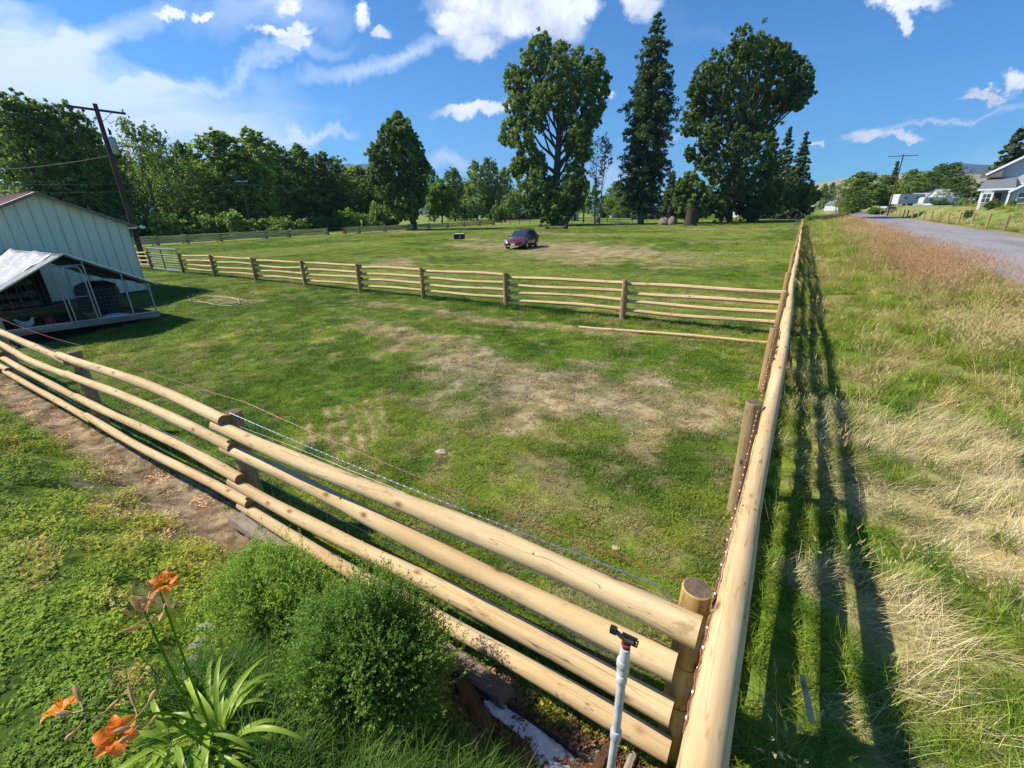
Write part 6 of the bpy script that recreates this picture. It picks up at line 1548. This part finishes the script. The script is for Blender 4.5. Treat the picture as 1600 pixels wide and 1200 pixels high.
def ell(Dv, px, py, a, b_, rot=0):
    """soft ellipse round a fixed direction of the sky; returns 1 at centre, 0 at the rim"""
    c0 = ray(px, py); c0 = c0 / np.linalg.norm(c0); ca, sa = math.cos(R(rot)), math.sin(R(rot))
    e1 = ray(px + ca, py - sa); e1 /= np.linalg.norm(e1); e1 = e1 - c0; e2 = ray(px - sa, py - ca); e2 /= np.linalg.norm(e2); e2 = e2 - c0
    g1 = np.stack([e1, e2]); J = g1 @ g1.T; inv = np.linalg.inv(J); f1 = inv[0, 0] * e1 + inv[0, 1] * e2; f2 = inv[1, 0] * e1 + inv[1, 1] * e2
    dd = vm('SUBTRACT', Dv, c0).outputs[0]
    u = math_(nt, 'DIVIDE', vm('DOT_PRODUCT', dd, f1).outputs['Value'], a); v = math_(nt, 'DIVIDE', vm('DOT_PRODUCT', dd, f2).outputs['Value'], b_)
    r2 = math_(nt, 'SQRT', math_(nt, 'ADD', math_(nt, 'MULTIPLY', u, u), math_(nt, 'MULTIPLY', v, v)))
    return math_(nt, 'SUBTRACT', 1.0, r2), v
cum = [(722, 35, 48, 36), (745, 72, 34, 22), (800, 30, 62, 42), (862, 28, 58, 46), (905, 14, 36, 26), (780, 0, 110, 34), (700, 50, 22, 10), (1005, 6, 34, 26), (456, 8, 24, 14), (565, 28, 12, 22), (594, 52, 14, 13), (448, 46, 50, 12), (460, 62, 34, 10), (275, 26, 30, 9), (330, 30, 18, 8), (1412, 0, 50, 17), (1405, 28, 12, 22), (1346, 216, 32, 13), (1405, 212, 46, 9), (1590, 132, 32, 16), (1545, 153, 44, 7), (738, 172, 62, 13, 6), (1280, 222, 14, 5), (940, 148, 24, 6)]
mx = None; mv = None
for e_ in cum:
    f_, v = ell(DA, *e_[:4], *(e_[4:] or (0,)))
    if mx is None: mx = f_; mv = v
    else:
        mx = math_(nt, 'MAXIMUM', mx, f_)
dens = math_(nt, 'MULTIPLY', math_(nt, 'ADD', mx, .16), 1.55, clamp=True)
dens = ramp(nt, dens, [(.0, 0.0), (.35, .35), (.7, .9), (1.0, 1.0)])
det = ramp(nt, nA.outputs['Fac'], [(.35, (.60, .64, .72)), (.62, (1.0, 1.0, 1.0))])
nC = wnoise(9, 5, .6, (1, 6, 2))
shade_c = mixc(nt, (10.2, 10.4, 10.8), (6.0, 6.6, 7.8), ramp(nt, nC.outputs['Fac'], [(.45, 0.0), (.65, 1.0)]))
shade_c = mixc(nt, shade_c, det, .6, 'MULTIPLY')
# high thin cloud, streaked
Dst = nt.nodes.new('ShaderNodeMapping'); Dst.inputs['Scale'].default_value = (1.0, 1.0, 4.5); Dst.inputs['Rotation'].default_value = (R(10), R(8), 0); nt.links.new(D, Dst.inputs['Vector'])
nS = nt.nodes.new('ShaderNodeTexNoise'); nS.inputs['Scale'].default_value = 4.0; nS.inputs['Detail'].default_value = 9; nS.inputs['Roughness'].default_value = .6; nS.inputs['Distortion'].default_value = .5; nt.links.new(Dst.outputs[0], nS.inputs['Vector'])
wB = vm('SCALE', vm('SUBTRACT', nB.outputs['Color'], (.5, .5, .5)).outputs[0], sc=.18).outputs[0]; DB = vm('ADD', D, wB).outputs[0]
cir = [(40, 95, 200, 75, -10, 1.5), (150, 60, 200, 45, 25, .9), (250, 170, 330, 60, -2, 1.0), (330, 128, 260, 22, 14, .8), (430, 30, 160, 50, 0, .55), (610, 98, 190, 20, 13, .8), (120, 250, 300, 80, 0, .85), (300, 215, 260, 40, 0, .6), (485, 208, 90, 14, 0, .8), (1470, 175, 210, 9, 9, .9), (1590, 262, 200, 40, 0, .3), (1040, 200, 60, 8, 8, .5), (720, 262, 90, 16, 0, .9), (985, 275, 90, 26, 0, .7), (1500, 300, 400, 26, 0, .35), (1150, 60, 200, 20, -10, .08)]
cx_ = None
for (px, py, a, b2, rt_, am) in cir:
    f_, v = ell(DB, px, py, a, b2, rt_); f_ = math_(nt, 'MULTIPLY', math_(nt, 'MAXIMUM', f_, 0.0), am); f_ = math_(nt, 'MINIMUM', f_, .95)
    cx_ = f_ if cx_ is None else math_(nt, 'ADD', cx_, f_)
cden = math_(nt, 'MULTIPLY', cx_, ramp(nt, nS.outputs['Fac'], [(.28, .35), (.72, 1.25)]), clamp=True)
cden = math_(nt, 'MULTIPLY', cden, 1.1); cden = math_(nt, 'MINIMUM', cden, .93)
col = mixc(nt, skyc, (7.2, 8.2, 10.2), cden); col = mixc(nt, col, shade_c, dens)
nt.links.new(col, bg.inputs['Color']); bg.inputs['Strength'].default_value = .084

cam = bpy.data.cameras.new('camera'); cam.lens = F / 1600 * 36; cam.sensor_width = 36; cam.sensor_fit = 'HORIZONTAL'; cam.clip_start = .05; cam.clip_end = 30000
co = bpy.data.objects.new('camera', cam); COL.objects.link(co)
Rm = Matrix(((M[0, 0], -M[0, 1], -M[0, 2]), (M[1, 0], -M[1, 1], -M[1, 2]), (M[2, 0], -M[2, 1], -M[2, 2]))).to_4x4(); Rm.translation = Vector((0, 0, H)); co.matrix_world = Rm
scene.camera = co
scene.view_settings.view_transform = 'Standard'; scene.view_settings.look = 'None'; scene.view_settings.exposure = 0.60; scene.view_settings.gamma = 1
scene.render.engine = 'CYCLES'
scene.cycles.max_bounces = 5; scene.cycles.diffuse_bounces = 2; scene.cycles.transparent_max_bounces = 4
